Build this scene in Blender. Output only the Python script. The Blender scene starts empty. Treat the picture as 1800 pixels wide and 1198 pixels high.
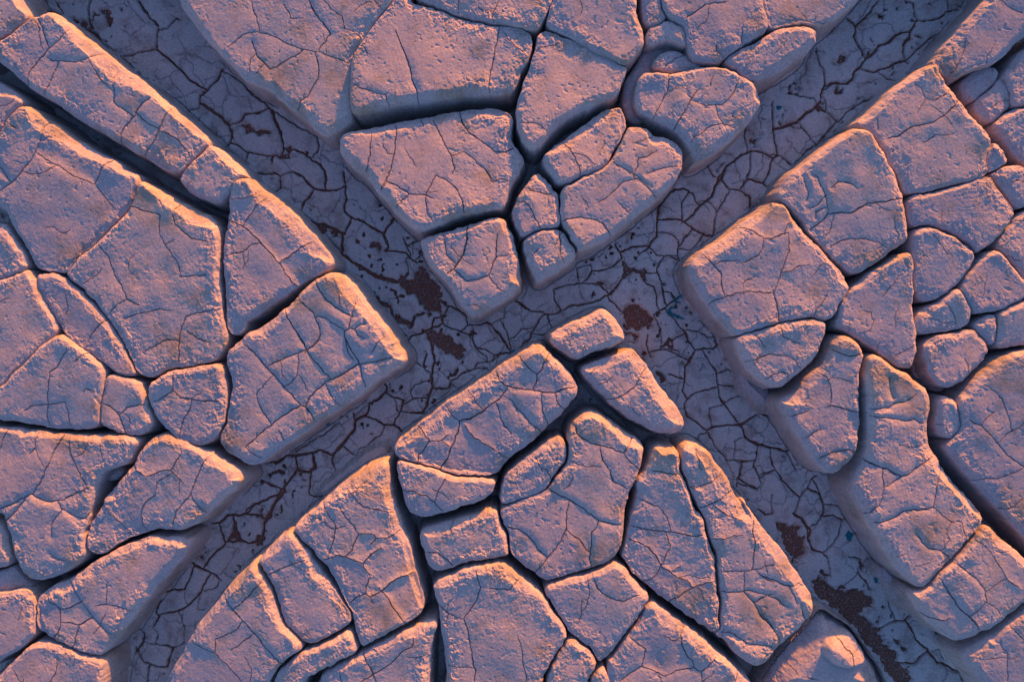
import bpy, math, random
import numpy as np
from mathutils import Vector

# ------------------------------------------------------------------ scene, camera, light
SC = bpy.context.scene
U = 0.002            # metres for one photo pixel on the plane of the block tops
HB = 0.160           # height of a full block above the channel floor
DC = 2.40            # camera height above the block tops
ZC = HB + DC
SUN_AZ, SUN_EL = 24.0, 7.5

cam_d = bpy.data.cameras.new("camera")
cam = bpy.data.objects.new("camera", cam_d)
SC.collection.objects.link(cam)
cam.location = (0, 0, ZC)
cam_d.lens = 24.0; cam_d.sensor_width = 36.0
cam_d.clip_start = 0.05; cam_d.clip_end = 2000.0
SC.camera = cam

world = bpy.data.worlds.new("World"); SC.world = world
world.use_nodes = True
wn = world.node_tree; wn.nodes.clear()
wo = wn.nodes.new("ShaderNodeOutputWorld"); bg = wn.nodes.new("ShaderNodeBackground")
sky = wn.nodes.new("ShaderNodeTexSky"); sky.sky_type = 'NISHITA'; sky.sun_disc = False
sky.sun_elevation = math.radians(SUN_EL); sky.sun_rotation = math.radians(SUN_AZ)
sky.air_density = 1.0; sky.dust_density = 0.6; sky.ozone_density = 2.5
hs = wn.nodes.new("ShaderNodeHueSaturation"); hs.inputs['Saturation'].default_value = 1.12
wn.links.new(sky.outputs[0], hs.inputs['Color']); tm = wn.nodes.new("ShaderNodeMix"); tm.data_type = 'RGBA'; tm.blend_type = 'MULTIPLY'; tm.inputs[0].default_value = 1.0
tm.inputs[7].default_value = (1.11, 0.93, 1.07, 1)
wn.links.new(hs.outputs[0], tm.inputs[6]); wn.links.new(tm.outputs[2], bg.inputs[0])
bg.inputs[1].default_value = 0.14
wn.links.new(bg.outputs[0], wo.inputs[0])

sun_d = bpy.data.lights.new("sun", 'SUN'); sun = bpy.data.objects.new("sun", sun_d)
SC.collection.objects.link(sun)
sun_d.energy = 4.7; sun_d.angle = math.radians(1.2); sun_d.color = (1.0, 0.35, 0.03)
a, e = math.radians(SUN_AZ), math.radians(SUN_EL)
sdir = Vector((math.sin(a) * math.cos(e), math.cos(a) * math.cos(e), math.sin(e)))
sun.rotation_euler = sdir.to_track_quat('Z', 'Y').to_euler()
sun.location = sdir * 5

SC.view_settings.view_transform = 'Standard'; SC.view_settings.look = 'None'
SC.view_settings.exposure = 1.3; SC.view_settings.gamma = 1.0
SC.render.engine = 'CYCLES'
SC.cycles.max_bounces = 6; SC.cycles.diffuse_bounces = 4

# ------------------------------------------------------------------ materials
def newmat(name):
    m = bpy.data.materials.new(name); m.use_nodes = True
    nt = m.node_tree; nt.nodes.clear()
    out = nt.nodes.new("ShaderNodeOutputMaterial"); b = nt.nodes.new("ShaderNodeBsdfPrincipled")
    nt.links.new(b.outputs[0], out.inputs[0])
    b.inputs['Roughness'].default_value = 0.9
    b.inputs['Specular IOR Level'].default_value = 0.25
    tc = nt.nodes.new("ShaderNodeTexCoord")
    return m, nt, b, tc

def nz(nt, tc, scale, detail=4, rough=0.55, dist=0.0):
    n = nt.nodes.new("ShaderNodeTexNoise")
    n.inputs['Scale'].default_value = scale; n.inputs['Detail'].default_value = detail
    n.inputs['Roughness'].default_value = rough; n.inputs['Distortion'].default_value = dist
    nt.links.new(tc.outputs['Object'], n.inputs['Vector'])
    return n

def ramp(nt, src, stops):
    r = nt.nodes.new("ShaderNodeValToRGB")
    cr = r.color_ramp
    cr.elements[0].position, cr.elements[0].color = stops[0][0], (*stops[0][1], 1)
    cr.elements[1].position, cr.elements[1].color = stops[-1][0], (*stops[-1][1], 1)
    for p, c in stops[1:-1]:
        el = cr.elements.new(p); el.color = (*c, 1)
    nt.links.new(src, r.inputs[0])
    return r

def mixc(nt, fac, a_, b_, mode='MIX'):
    m = nt.nodes.new("ShaderNodeMix"); m.data_type = 'RGBA'; m.blend_type = mode
    if isinstance(fac, float): m.inputs[0].default_value = fac
    else: nt.links.new(fac, m.inputs[0])
    for s, i in ((a_, 6), (b_, 7)):
        if isinstance(s, tuple): m.inputs[i].default_value = (*s, 1)
        else: nt.links.new(s, m.inputs[i])
    return m.outputs[2]

def bump(nt, b, tc, layers):
    prev = None
    for scale, strength, dist, det in layers:
        n = nz(nt, tc, scale, det, 0.6)
        bp = nt.nodes.new("ShaderNodeBump")
        bp.inputs['Strength'].default_value = strength; bp.inputs['Distance'].default_value = dist
        nt.links.new(n.outputs['Fac'], bp.inputs['Height'])
        if prev: nt.links.new(prev.outputs[0], bp.inputs['Normal'])
        prev = bp
    nt.links.new(prev.outputs[0], b.inputs['Normal'])

def mud_mat(name, c1, c2, c3, brown, bumps, brown_amt=0.5, bs=5.5):
    m, nt, b, tc = newmat(name)
    n1 = nz(nt, tc, 3.2, 5, 0.6, 0.3)
    r1 = ramp(nt, n1.outputs['Fac'], [(0.3, c1), (0.5, c2), (0.72, c3)])
    n2 = nz(nt, tc, bs, 6, 0.65, 0.2)
    f2 = ramp(nt, n2.outputs['Fac'], [(0.50, (0, 0, 0)), (0.70, (brown_amt,) * 3)])
    col = mixc(nt, f2.outputs[0], r1.outputs[0], brown)
    n3 = nz(nt, tc, 140, 4, 0.7)
    f3 = ramp(nt, n3.outputs['Fac'], [(0.3, (0.74, 0.74, 0.74)), (0.7, (1.2, 1.2, 1.2))])
    col = mixc(nt, 1.0, col, f3.outputs[0], 'MULTIPLY')
    n4 = nz(nt, tc, 420, 2, 0.5)
    f4 = ramp(nt, n4.outputs['Fac'], [(0.30, (0.5, 0.48, 0.47)), (0.38, (1, 1, 1))])
    col = mixc(nt, 1.0, col, f4.outputs[0], 'MULTIPLY')
    oi = nt.nodes.new("ShaderNodeObjectInfo")
    fo = ramp(nt, oi.outputs['Random'], [(0.0, (0.90, 0.91, 0.94)), (0.5, (1, 1, 1)), (1.0, (1.07, 1.03, 0.98))])
    col = mixc(nt, 1.0, col, fo.outputs[0], 'MULTIPLY')
    nt.links.new(col, b.inputs['Base Color'])
    bump(nt, b, tc, bumps)
    return m

M_BLOCK = mud_mat("dry_mud", (0.38, 0.315, 0.335), (0.46, 0.37, 0.375), (0.50, 0.385, 0.35), (0.27, 0.20, 0.14),
                  [(160, 0.5, 0.0011, 4), (400, 0.6, 0.0006, 3)], 0.85)
M_SIDE = mud_mat("dry_mud_side", (0.37, 0.31, 0.305), (0.43, 0.355, 0.345), (0.40, 0.325, 0.305), (0.27, 0.21, 0.175),
                 [(60, 0.9, 0.005, 5), (260, 0.9, 0.0018, 3)], 0.8, 9.0)
M_FLOOR = mud_mat("channel_mud", (0.44, 0.38, 0.38), (0.52, 0.445, 0.44), (0.47, 0.39, 0.37), (0.22, 0.13, 0.11),
                  [(200, 0.6, 0.0012, 4), (500, 0.5, 0.0005, 2)], 0.7, 13.0)

M_SILT, nt, b, tc = newmat("red_silt")
n = nz(nt, tc, 170, 5, 0.95)
r = ramp(nt, n.outputs['Fac'], [(0.32, (0.05, 0.019, 0.014)), (0.5, (0.19, 0.072, 0.05)), (0.68, (0.45, 0.22, 0.16))])
nt.links.new(r.outputs[0], b.inputs['Base Color'])
bump(nt, b, tc, [(260, 1.0, 0.003, 3)])
M_GRIT, nt, b, tc = newmat("pale_grit")
n = nz(nt, tc, 60, 2)
r = ramp(nt, n.outputs['Fac'], [(0.35, (0.16, 0.12, 0.11)), (0.7, (0.55, 0.5, 0.48))])
nt.links.new(r.outputs[0], b.inputs['Base Color'])
M_TEAL, nt, b, tc = newmat("teal_growth")
n = nz(nt, tc, 150, 4)
r = ramp(nt, n.outputs['Fac'], [(0.3, (0.005, 0.07, 0.10)), (0.7, (0.015, 0.20, 0.25))])
nt.links.new(r.outputs[0], b.inputs['Base Color'])
bump(nt, b, tc, [(300, 0.8, 0.002, 3)])

# ------------------------------------------------------------------ numeric helpers (photo pixel units)
OX = {'a': 0, 'b': 430, 'c': 860, 'd': 1300}; OY = {'1': 0, '2': 290, '3': 580, '4': 865}
ZS = 3.598
def parse(s):
    o = (0, 0, 1); pts = []
    for t in s.split():
        if ',' in t:
            x, y = t.split(','); pts.append((o[0] + float(x) / o[2], o[1] + float(y) / o[2]))
        elif t == 'f': o = (0, 0, 1)
        elif len(t) == 2 and t[0] in OX: o = (OX[t[0]], OY[t[1]], ZS)
    return np.array(pts, np.float32)

def chaikin(p, it=2):
    for _ in range(it):
        q = np.roll(p, -1, 0)
        p = np.stack([p * .75 + q * .25, p * .25 + q * .75], 1).reshape(-1, 2)
    return p

TAB = np.random.RandomState(7).rand(8, 257, 257).astype(np.float32) * 2 - 1
TAB[:, 256, :] = TAB[:, 0, :]; TAB[:, :, 256] = TAB[:, :, 0]
def vn(X, Y, w, s=0):
    """smooth value noise, wavelength w, range about -1..1"""
    x = X * np.float32(1 / w) + np.float32(37.7 * s + 11.3); y = Y * np.float32(1 / w) + np.float32(19.1 * s + 5.7)
    x = x + y * np.float32(0.37); y = y - x * np.float32(0.29)
    ix = np.floor(x); iy = np.floor(y); fx = x - ix; fy = y - iy
    fx = fx * fx * (3 - 2 * fx); fy = fy * fy * (3 - 2 * fy)
    ix = ix.astype(np.int32) & 255; iy = iy.astype(np.int32) & 255
    T = TAB[s % 8]
    a0 = T[ix, iy]; a1 = T[ix + 1, iy]; b0 = T[ix, iy + 1]; b1 = T[ix + 1, iy + 1]
    return (a0 + (a1 - a0) * fx) * (1 - fy) + (b0 + (b1 - b0) * fx) * fy
def fbm(X, Y, w, s=0, o=3, g=0.5):
    r = 0; a_ = 1.0; t = 0
    for i in range(o):
        r = r + a_ * vn(X, Y, w, s + i * 3); t += a_; a_ *= g; w *= 0.48
    return r / t
def sst(x, a_, b_):
    t = np.clip((x - a_) / (b_ - a_), 0, 1); return t * t * (3 - 2 * t)

def segd2(X, Y, a_, b_):
    ab = b_ - a_; L = float(ab @ ab) + 1e-9
    t = np.clip(((X - a_[0]) * ab[0] + (Y - a_[1]) * ab[1]) / L, 0, 1)
    return (X - a_[0] - t * ab[0]) ** 2 + (Y - a_[1] - t * ab[1]) ** 2
def sdf(X, Y, P):
    d = np.full(X.shape, 1e12, np.float32); ins = np.zeros(X.shape, bool)
    n_ = len(P)
    for i in range(n_):
        a_, b_ = P[i], P[(i + 1) % n_]
        np.minimum(d, segd2(X, Y, a_, b_), out=d)
        if a_[1] != b_[1]:
            c = (a_[1] > Y) != (b_[1] > Y)
            ins ^= c & (X < (b_[0] - a_[0]) * (Y - a_[1]) / (b_[1] - a_[1]) + a_[0])
    d = np.sqrt(d); return np.where(ins, -d, d)

def bilin(F, x0, y0, st, X, Y):
    u = np.clip((X - x0) / st, 0, F.shape[1] - 1.001); v = np.clip((Y - y0) / st, 0, F.shape[0] - 1.001)
    i = u.astype(np.int32); j = v.astype(np.int32); fu = u - i; fv = v - j
    return (F[j, i] * (1 - fu) + F[j, i + 1] * fu) * (1 - fv) + (F[j + 1, i] * (1 - fu) + F[j + 1, i + 1] * fu) * fv

def crackfield(xs, ys, Xw, Yw, cracks, pad=16.0, tp=0.55):
    """min distance to the cracks (weighted) and groove depth"""
    dc = np.full(Xw.shape, 99.0, np.float32); g = np.zeros(Xw.shape, np.float32)
    for w, P in cracks:
        x0, x1 = P[:, 0].min() - pad, P[:, 0].max() + pad; y0, y1 = P[:, 1].min() - pad, P[:, 1].max() + pad
        i0, i1 = np.searchsorted(xs, (x0, x1)); j0, j1 = np.searchsorted(ys, (y0, y1))
        if i1 - i0 < 2 or j1 - j0 < 2: continue
        sl = (slice(j0, j1), slice(i0, i1)); X, Y = Xw[sl], Yw[sl]
        d = np.full(X.shape, 1e9, np.float32); L = len(P) - 1
        tot = 0
        for k in range(L):
            # taper towards the free ends
            np.minimum(d, segd2(X, Y, P[k], P[k + 1]), out=d)
        d = np.sqrt(d)
        ends = np.minimum(np.hypot(X - P[0, 0], Y - P[0, 1]), np.hypot(X - P[-1, 0], Y - P[-1, 1]))
        wl = w * (tp + (1 - tp) * np.clip(ends / 12, 0, 1)) * (1 + 0.3 * vn(X, Y, 9, 5))
        yield sl, d, wl, w

# ------------------------------------------------------------------ object helpers
def link(o, parent=None):
    SC.collection.objects.link(o)
    if parent is not None: o.parent = parent
    return o
def tag(o, label=None, cat=None, group=None, kind=None):
    if label: o['label'] = label
    if cat: o['category'] = cat
    if group: o['group'] = group
    if kind: o['kind'] = kind
    return o
def gridmesh(name, co, nrm, quads, mat, parent=None, flip=False):
    used = np.zeros(len(co), bool); used[quads.ravel()] = True
    idx = np.cumsum(used) - 1
    c = co[used]; q = idx[quads].astype(np.int32)
    me = bpy.data.meshes.new(name)
    me.vertices.add(len(c)); me.vertices.foreach_set("co", c.astype(np.float32).ravel())
    me.loops.add(q.size); me.loops.foreach_set("vertex_index", q.ravel())
    me.polygons.add(len(q)); me.polygons.foreach_set("loop_start", np.arange(0, q.size, 4, dtype=np.int32))
    me.polygons.foreach_set("use_smooth", np.ones(len(q), bool))
    me.update(calc_edges=True)
    if nrm is not None:
        me.normals_split_custom_set_from_vertices(nrm[used].astype(np.float32))
    me.materials.append(mat)
    return link(bpy.data.objects.new(name, me), parent)
def axis(lo, hi, st, inlo, inhi, far=3.5):
    a_ = max(lo, inlo); b_ = min(hi, inhi)
    core = np.arange(a_, b_ + st, st)
    pre = np.arange(lo, a_ - 0.5, far) if lo < a_ else np.array([])
    post = np.arange(b_ + far, hi + far, far) if hi > b_ else np.array([])
    return np.concatenate([pre, core, post]).astype(np.float32)
def quads_of(nx, ny, mask):
    j, i = np.nonzero(mask)
    v = j * nx + i
    return np.stack([v, v + nx, v + nx + 1, v + 1], 1)   # y runs down: this order faces up

# ------------------------------------------------------------------ traced data; top edge blocks run on out of view, shaped to shade the channels
BLOCK_DATA = """
1|f -260,-60 -60,-160 0,-60 22,-20 40,12 50,26 32,42 0,63 -100,115 -260,160|mud block filling the very top left corner of the photo
1|a1 0,270 100,190 230,100 300,70 345,80 400,120 500,205 620,310 700,375 830,470 950,560 1080,680 1200,780 1322,893 1280,925 1190,1022 1115,1105 900,990 760,905 700,870 560,790 450,720 350,650 270,600 180,545 100,480 0,390 -80,340 -80,320|long narrow bar of mud crossed by fine cracks, lining the upper left channel
1|a1 1335,908 1430,985 1500,1050 1540,1110 a2 1540,60 1500,100 1470,150 1385,238 1300,215 1200,165 1130,110 a1 1130,1125 1200,1045 1297,945|short rounded orange-lit block at the lower end of the long narrow bar
0.97|a1 -300,420 -80,480 0,530 60,570 125,615 140,660 90,690 40,755 0,835 -80,910 -300,950|small lit block cut by the left edge just below the long narrow bar
1|a1 165,662 300,760 430,850 560,940 700,1010 800,1080 880,1135 a2 845,170 822,240 762,320 692,390 602,475 512,550 432,640 398,683 300,662 215,648 180,560 120,450 60,340 0,255 -200,180 a1 -200,1000 -60,920 0,860 50,780 100,705|large flat slab at the upper left edge with an orange sunlit upper rim
1|a2 892,97 960,140 1050,190 1150,245 1250,290 1330,330 1370,390 1385,470 1385,600 1380,750 1390,900 1425,1040 1430,1100 1390,1180 a3 1350,190 1230,215 1080,235 980,280 900,297 862,250 832,170 782,80 732,0 a2 690,980 600,860 540,800 430,700 413,687 450,642 530,560 620,482 712,400 785,332 845,250 868,170|largest flat slab of the left side with a bright orange vertical right rim
0.97|a2 235,705 265,683 330,692 400,715 440,755 535,835 600,900 670,985 720,1060 775,1150 a3 790,150 830,220 860,283 800,283 740,263 640,195 520,110 450,60 400,10 a2 330,930 280,850 235,760|slender lens-shaped block wedged along the big left slab with the vertical orange rim
0.97|f -120,385 0,392 12,402 30,432 42,455 46,470 24,481 0,488 -120,510|low brownish block at the left edge above the lens-shaped block
0.97|f -120,520 0,492 28,484 46,474 58,486 67,512 83,543 100,575 90,590 75,605 52,627 22,656 0,675 -120,760|smooth block at the left edge directly left of the lens-shaped block
1|a3 360,18 440,60 520,125 600,190 662,250 655,300 635,400 620,500 615,585 600,617 500,627 380,622 250,600 150,580 0,558 -200,540 -200,520 0,360 90,278 170,200 255,115|rough block at the left edge with a long flaky orange lower edge
0.97|a3 685,270 780,305 870,325 893,360 910,430 935,520 958,555 955,600 925,635 870,657 780,650 700,635 645,605 632,560 648,450 660,380|smallest rounded block of the left side, split into three knobs by a Y crack
1|a3 945,335 1000,300 1100,265 1200,245 1300,230 1370,210 1400,245 1420,320 1425,420 1420,520 1395,610 1365,665 1310,710 1260,727 1150,693 1070,638 1010,585 970,500 945,420|rounded five-sided block below the big slab, its right side flecked orange
0.98|a3 -200,590 50,622 200,642 400,667 600,675 800,673 865,685 850,750 822,805 780,845 700,865 645,900 612,960 595,1010 580,1080 550,1150 a4 545,190 525,240 520,300 535,380 520,420 450,475 380,520 300,545 240,560 180,545 125,495 95,400 65,270 25,170 0,130 -200,60|wide tongue-shaped slab at the lower left edge, narrowing downwards to a rounded orange tip
0.98|a3 1000,655 1080,668 1180,713 1280,763 1390,823 1480,883 1530,935 1510,975 1440,1040 a4 1330,110 1260,185 1200,215 1130,238 1070,230 950,238 820,276 720,335 650,380 590,393 550,360 545,300 570,200 610,130 655,80 a3 655,1060 735,990 810,890 860,830 890,770 935,705|pointed kite-shaped slab on the left bank of the lower left channel, speckled orange
0.96|a4 1050,290 1130,295 1180,315 1190,350 1140,420 1050,520 930,660 830,790 750,900 700,975 640,1030 560,1025 450,985 330,930 255,885 225,820 220,720 240,665 305,605 433,565 505,505 605,435 725,375 855,315 955,290|long rounded lower left block with a lit arched crest and five small cracked cells
0.9|a4 -200,150 0,215 25,250 45,330 68,430 0,475 -200,540|dim block at the left edge below the wide tongue-shaped slab
0.8|a4 -200,570 0,505 75,460 108,522 165,572 195,600 100,602 0,625 -200,660|sunken shaded block between the tongue-shaped slab and the rounded block at the lower left edge
0.96|a4 -200,670 0,645 100,625 165,628 190,665 200,740 205,820 212,895 165,950 100,1000 0,1062 -200,1180|rounded block with flaky orange top at the lower left edge
0.95|a4 -200,1500 -200,1270 0,1160 60,1090 140,1018 230,955 330,965 450,1015 560,1050 640,1065 655,1110 640,1200 620,1500|block with two glowing humps at the bottom left corner
0.7|a3 660,932 700,893 762,868 765,900 730,938 692,953|pebble-sized mud lump stuck in the crack left of the kite-shaped slab
1|a2 1538,92 1485,103 1465,170 1447,260 1437,400 1418,500 1418,650 1425,800 1440,950 1442,1040 1480,1068 1545,1035 b2 0,985 80,938 180,870 330,765 440,700 545,640 545,590 500,530 400,420 300,310 200,220 100,140 30,90|triangular slab pointing right, between the big left slab and the channel
1|b2 555,682 600,688 660,730 740,830 830,950 900,1040 960,1120 b3 950,88 1000,140 1015,188 990,225 900,272 700,425 500,555 300,695 200,765 120,825 60,852 0,842 a3 1450,790 1390,730 1385,680 1435,600 1463,430 1475,300 1432,230 1425,150 1470,98 1530,60 a2 1540,1090 1570,1062 b2 40,1055 110,1022 210,950 310,860 410,762 490,707|large block with the brightest orange right rim, standing at the left of the channel crossing
1|f -60,-420 -10,-210 60,-115 140,-92 235,-105 270,-90 290,-60 317,5 a1 1150,50 1260,190 1400,350 1547,490 b1 130,540 260,650 380,750 480,830 540,848 600,800 668,762 678,720 652,600 657,480 667,400 687,330 737,250 777,190 867,60 937,0 f 715,-100 700,-300 300,-420|broad top edge slab with an arc of flaky plates along its lower left rim
1|f 710,-300 725,-100 b1 948,0 880,68 790,192 747,260 697,350 678,420 668,500 665,600 690,732 800,703 1000,655 1200,625 1400,600 1550,588 1660,590 1710,560 1745,450 c1 232,400 262,300 270,210 205,176 100,165 b1 1600,168 1470,150 1350,120 1200,62 1080,20 1040,0 f 715,-60 760,-300|big smooth pink slab at the top centre with one long crack down its middle
1|f 770,-300 728,-60 b1 1080,-25 1150,10 1250,50 1340,82 1480,125 1600,143 1750,158 c1 300,180 340,120 370,50 395,0 f 980,-60 1000,-300|strip of mud at the top edge above the big smooth pink slab
1|f 1010,-300 990,-60 c1 410,0 390,50 375,110 370,155 430,178 520,233 650,313 760,372 840,397 878,397 925,335 978,287 978,230 942,140 928,60 930,0 f 1115,-60 1100,-300|block at the top edge with a lit right rim, right of the top edge strip
1|c1 315,200 370,190 420,205 470,240 560,268 700,348 790,398 855,415 863,440 835,520 808,598 700,645 560,705 450,765 360,865 300,932 275,945 225,912 188,840 173,760 183,660 208,580 258,440 297,300|large pink slab tapering to a point downwards, in the middle of the upper cluster
0.97|f 1130,-300 1128,-60 c1 972,0 975,100 1005,160 1060,145 1115,112 1087,60 1075,0 f 1155,-60 1150,-300|narrow block at the top edge just above the small bent block
0.95|c1 1130,125 1180,155 1228,170 1245,230 1245,292 1185,257 1130,237 1060,257 1012,285 997,220 1015,173 1060,163|small bent boomerang-shaped block near the top edge
1|f 1160,-300 1162,-60 c1 1095,0 1110,55 1145,105 1235,150 1257,200 1268,330 1305,370 1380,388 1462,385 1495,340 1595,285 1695,215 1762,187 1757,100 1732,0 f 1335,-60 1330,-300|wide double-ridged block at the top edge, right of the small bent block
1|f 1345,-300 1347,-60 d1 165,0 180,60 196,180 300,145 430,133 520,150 600,120 680,55 760,-20 f 1560,-65 1640,-80 1740,-95 1790,-130 1830,-220 1860,-320 1700,-420|outermost block at the top edge before the upper right channel
0.96|c1 1490,385 1515,355 1655,285 1799,207 d1 250,190 340,170 430,165 478,192 493,230 475,285 400,345 280,425 170,475 100,508 50,495 0,445 c1 1560,425|smooth oval block below the top edge, left bank of the upper right channel
0.97|c1 1135,474 1050,458 990,458 950,500 930,580 920,650 960,718 1050,748 1150,798 1250,878 1308,995 1322,1022 1400,975 1550,865 1650,755 1715,660 1722,610 1685,545 1600,485 1500,427 1420,417 1350,428 1250,455|heart-shaped pink block above the right bank of the upper cluster
0.86|c1 1025,400 1095,328 1160,318 1250,350 1325,398 1338,425 1240,440 1140,460 1060,428|small mound with a lit cap sitting on top of the heart-shaped block's shelf
0.6|c1 1000,300 1120,252 1238,300 1256,370 1335,418 1100,456 1000,690 1000,765 885,772 858,700 848,600 878,480 935,400|sunken grey shelf curving round the left of the heart-shaped block
1|c1 820,668 850,722 868,782 852,830 812,900 772,980 743,1036 675,1083 556,1122 447,1165 408,1110 338,1022 352,973 445,897 505,857 605,777 705,707|block with a lit triangular facet above the centre, below the tapering pink slab
1|c1 890,797 1000,807 1050,855 1130,866 1195,915 1232,962 1224,1060 c2 1218,20 1175,108 1056,216 896,346 776,435 690,495 572,548 562,515 508,436 468,380 458,300 452,145 564,100 684,50 756,3 c1 795,1003 835,913 873,833|large uneven block with flaky orange edges on the right side of the upper cluster
1|c2 300,38 335,65 392,133 427,172 432,260 452,348 425,383 330,397 213,450 176,398 157,330 157,272 186,195 235,127|narrow upright block with two lit streaks left of the large uneven block
1|c2 216,474 332,420 430,406 476,446 534,533 548,578 478,636 400,686 332,728 312,732 286,678 246,600 218,530|small block with a lumpy orange top at the foot of the upper cluster
1|b1 595,865 680,822 760,812 900,772 1000,762 1200,717 1350,702 1480,673 1600,672 1672,705 1688,742 1672,850 1710,930 1768,1010 b2 1748,0 1710,80 1670,150 1650,245 1620,268 1450,293 1250,362 1110,422 1030,375 900,230 800,110 730,30 b1 650,1020 595,960|big trapezium-shaped block covered in flaky ridges in the middle of the upper cluster
0.97|b2 1638,332 1560,338 1430,378 1250,428 1150,458 1112,483 1135,560 1200,655 1280,735 1330,825 1380,895 1435,952 1480,942 1600,882 1740,783 1750,740 1730,640 1710,560 1690,450 1652,385|lowest block of the upper cluster, a brownish wedge pointing down at the channel crossing
1|d2 210,230 285,258 335,330 375,388 435,445 525,553 612,650 690,745 682,800 622,908 563,988 515,974 465,954 380,964 250,992 100,1034 0,1072 c2 1545,1070 1450,958 1355,840 1297,750 1268,660 1285,612 1343,563 1443,493 1573,403 1700,310 1799,240|large block with an orange upper left rim on the right bank of the crossing
1|d2 0,1092 100,1056 250,1012 380,984 465,978 550,1008 550,1060 535,1110 505,1170 d3 505,140 455,200 390,260 325,322 275,362 228,375 140,315 60,235 10,150 -25,75|rounded block with a lit lump, joined under the large block on the right bank
1|d1 745,812 825,838 862,893 920,983 980,1100 1012,1190 d2 1032,180 1037,240 1065,340 1060,445 1042,492 945,550 845,630 740,690 655,632 567,552 467,425 388,315 268,215 253,170 290,125 d1 350,1088 500,975 600,885 700,825|tall slab with a curved scar and a star of cracks on the right bank
0.98|d2 1075,548 1090,590 1093,700 1098,850 1103,970 1122,1080 d3 1120,130 1103,205 1068,240 1000,217 900,143 820,83 740,43 d2 655,1035 605,1008 640,930 697,803 757,747 865,668 962,598|triangular slab squeezed between the right bank block and the smaller rounded stones
0.98|d1 1215,415 1180,425 1050,515 900,645 780,755 757,782 837,825 890,883 930,960 1000,1080 1050,1175 d2 1065,175 1200,153 1400,103 1528,78 1563,45 1567,0 d1 1562,1090 1562,990 1572,930 1595,870 1542,800 1442,690 1372,610 1312,520 1272,470 1245,425|largest smooth slab of the upper right, a thin orange line along its rim
0.98|f 1900,-400 1850,-250 1780,-100 d1 1620,-40 1540,30 1440,138 1330,265 1255,362 1222,388 1255,405 1305,462 1380,490 1450,440 1600,390 1680,350 1799,222 f 1880,-10 2300,-60 2300,-400|dimpled slab reaching the right top corner along the upper right channel
0.7|d1 1390,532 1475,470 1562,430 1640,424 1640,478 1552,582 1465,648 1425,605|small low block tucked under the dimpled slab at the upper right
0.72|d1 1482,658 1577,590 1652,498 1685,515 1712,600 1717,665 1645,732 1590,780 1525,728|second small low block, below right of the one tucked under the dimpled slab
0.8|d1 1678,475 1799,312 2000,150 2000,640 1790,652 1732,662 1732,600 1697,500|shaded block cut by the right edge below the dimpled slab
0.8|d1 1607,802 1667,747 1735,687 1799,675 2000,668 2000,1160 1799,1028 1707,895 1645,848|long low shaded block at the right edge above the small rounded wedge
0.9|d1 1625,900 1675,935 1710,1010 1645,1052 1585,1090 1577,1058 1577,980 1595,935|small rounded wedge block right of the largest smooth slab of the upper right
0.9|d1 1600,1108 1732,1033 1799,1055 2000,1180 d2 2000,200 1799,256 1762,270 1707,195 1648,115 1610,62|shaded block at the right edge below the small rounded wedge
0.95|d2 1068,196 1200,178 1400,128 1568,68 1602,103 1670,213 1742,292 1730,325 1670,413 1592,492 1512,548 1500,512 1405,442 1300,392 1180,370 1100,382 1080,300|smooth five-sided slab right of the slab with the star of cracks
0.93|d2 1100,408 1180,397 1288,418 1395,477 1490,545 1490,596 1422,695 1362,775 1285,822 1200,850 1165,852 1128,805 1107,760 1097,600 1093,480|smooth fan-shaped slab below the smooth five-sided slab
0.9|d2 1799,295 1750,345 1672,440 1618,508 1685,552 1748,632 1799,700 2000,900 2000,200|shaded flaky block at the right edge level with the fan-shaped slab
0.95|d2 1600,530 1655,552 1692,595 1732,655 1792,720 1940,800 1799,842 1700,890 1600,920 1500,948 1485,925 1467,878 1410,790 1420,742 1508,625|plump block above the right cluster of small stones
0.93|d2 1390,782 1425,832 1462,902 1470,958 1452,998 1368,1032 1260,1057 1145,1060 1118,1018 1128,953 1195,897 1275,868 1335,820|small rounded stone split by one crack below the fan-shaped slab
0.93|d2 1478,1018 1553,975 1615,940 1630,1000 1625,1095 1607,1145 1565,1097|tiny wedge stone with a lit top between the small rounded stones near the right edge
0.95|d2 1640,938 1702,913 1799,870 2000,800 2000,1130 1799,1130 1700,1150 1635,1152 1652,1080 1652,990|lit flaky block at the right edge beside the tiny wedge stone
0.95|d3 1180,78 1280,38 1370,23 1470,-7 1520,45 1588,122 1560,188 1492,255 1452,302 1385,342 1330,362 1275,342 1218,278 1183,200 1173,135|rounded block with a flat speckled top right of the triangular slab
0.5|d3 1088,262 1135,155 1178,140 1200,265 1315,368 1248,388 1205,338|sunken grey step on the left of the rounded speckled block
0.97|d3 1390,445 1445,388 1545,288 1645,190 1720,148 f 1850,605 2000,600 2000,1120 1850,1000 d4 1799,260 1680,130 1590,35 d3 1490,950 1408,850 1312,745 1342,712 1397,665 1417,600 1410,520|long slab down the right edge with a glowing rim and blue shaded flank
0.93|d3 1270,428 1330,428 1372,465 1390,520 1395,600 1372,655 1328,690 1258,642 1255,500|small egg-shaped knob left of the long right edge slab
1|d3 615,35 690,50 757,90 790,138 775,220 752,300 760,420 766,560 756,660 730,785 690,843 635,895 585,915 535,882 455,775 365,638 297,520 260,460 297,436 387,392 458,316 538,215 588,115|tall tapering block with a brownish lower half, right bank of the lower right channel
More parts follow.
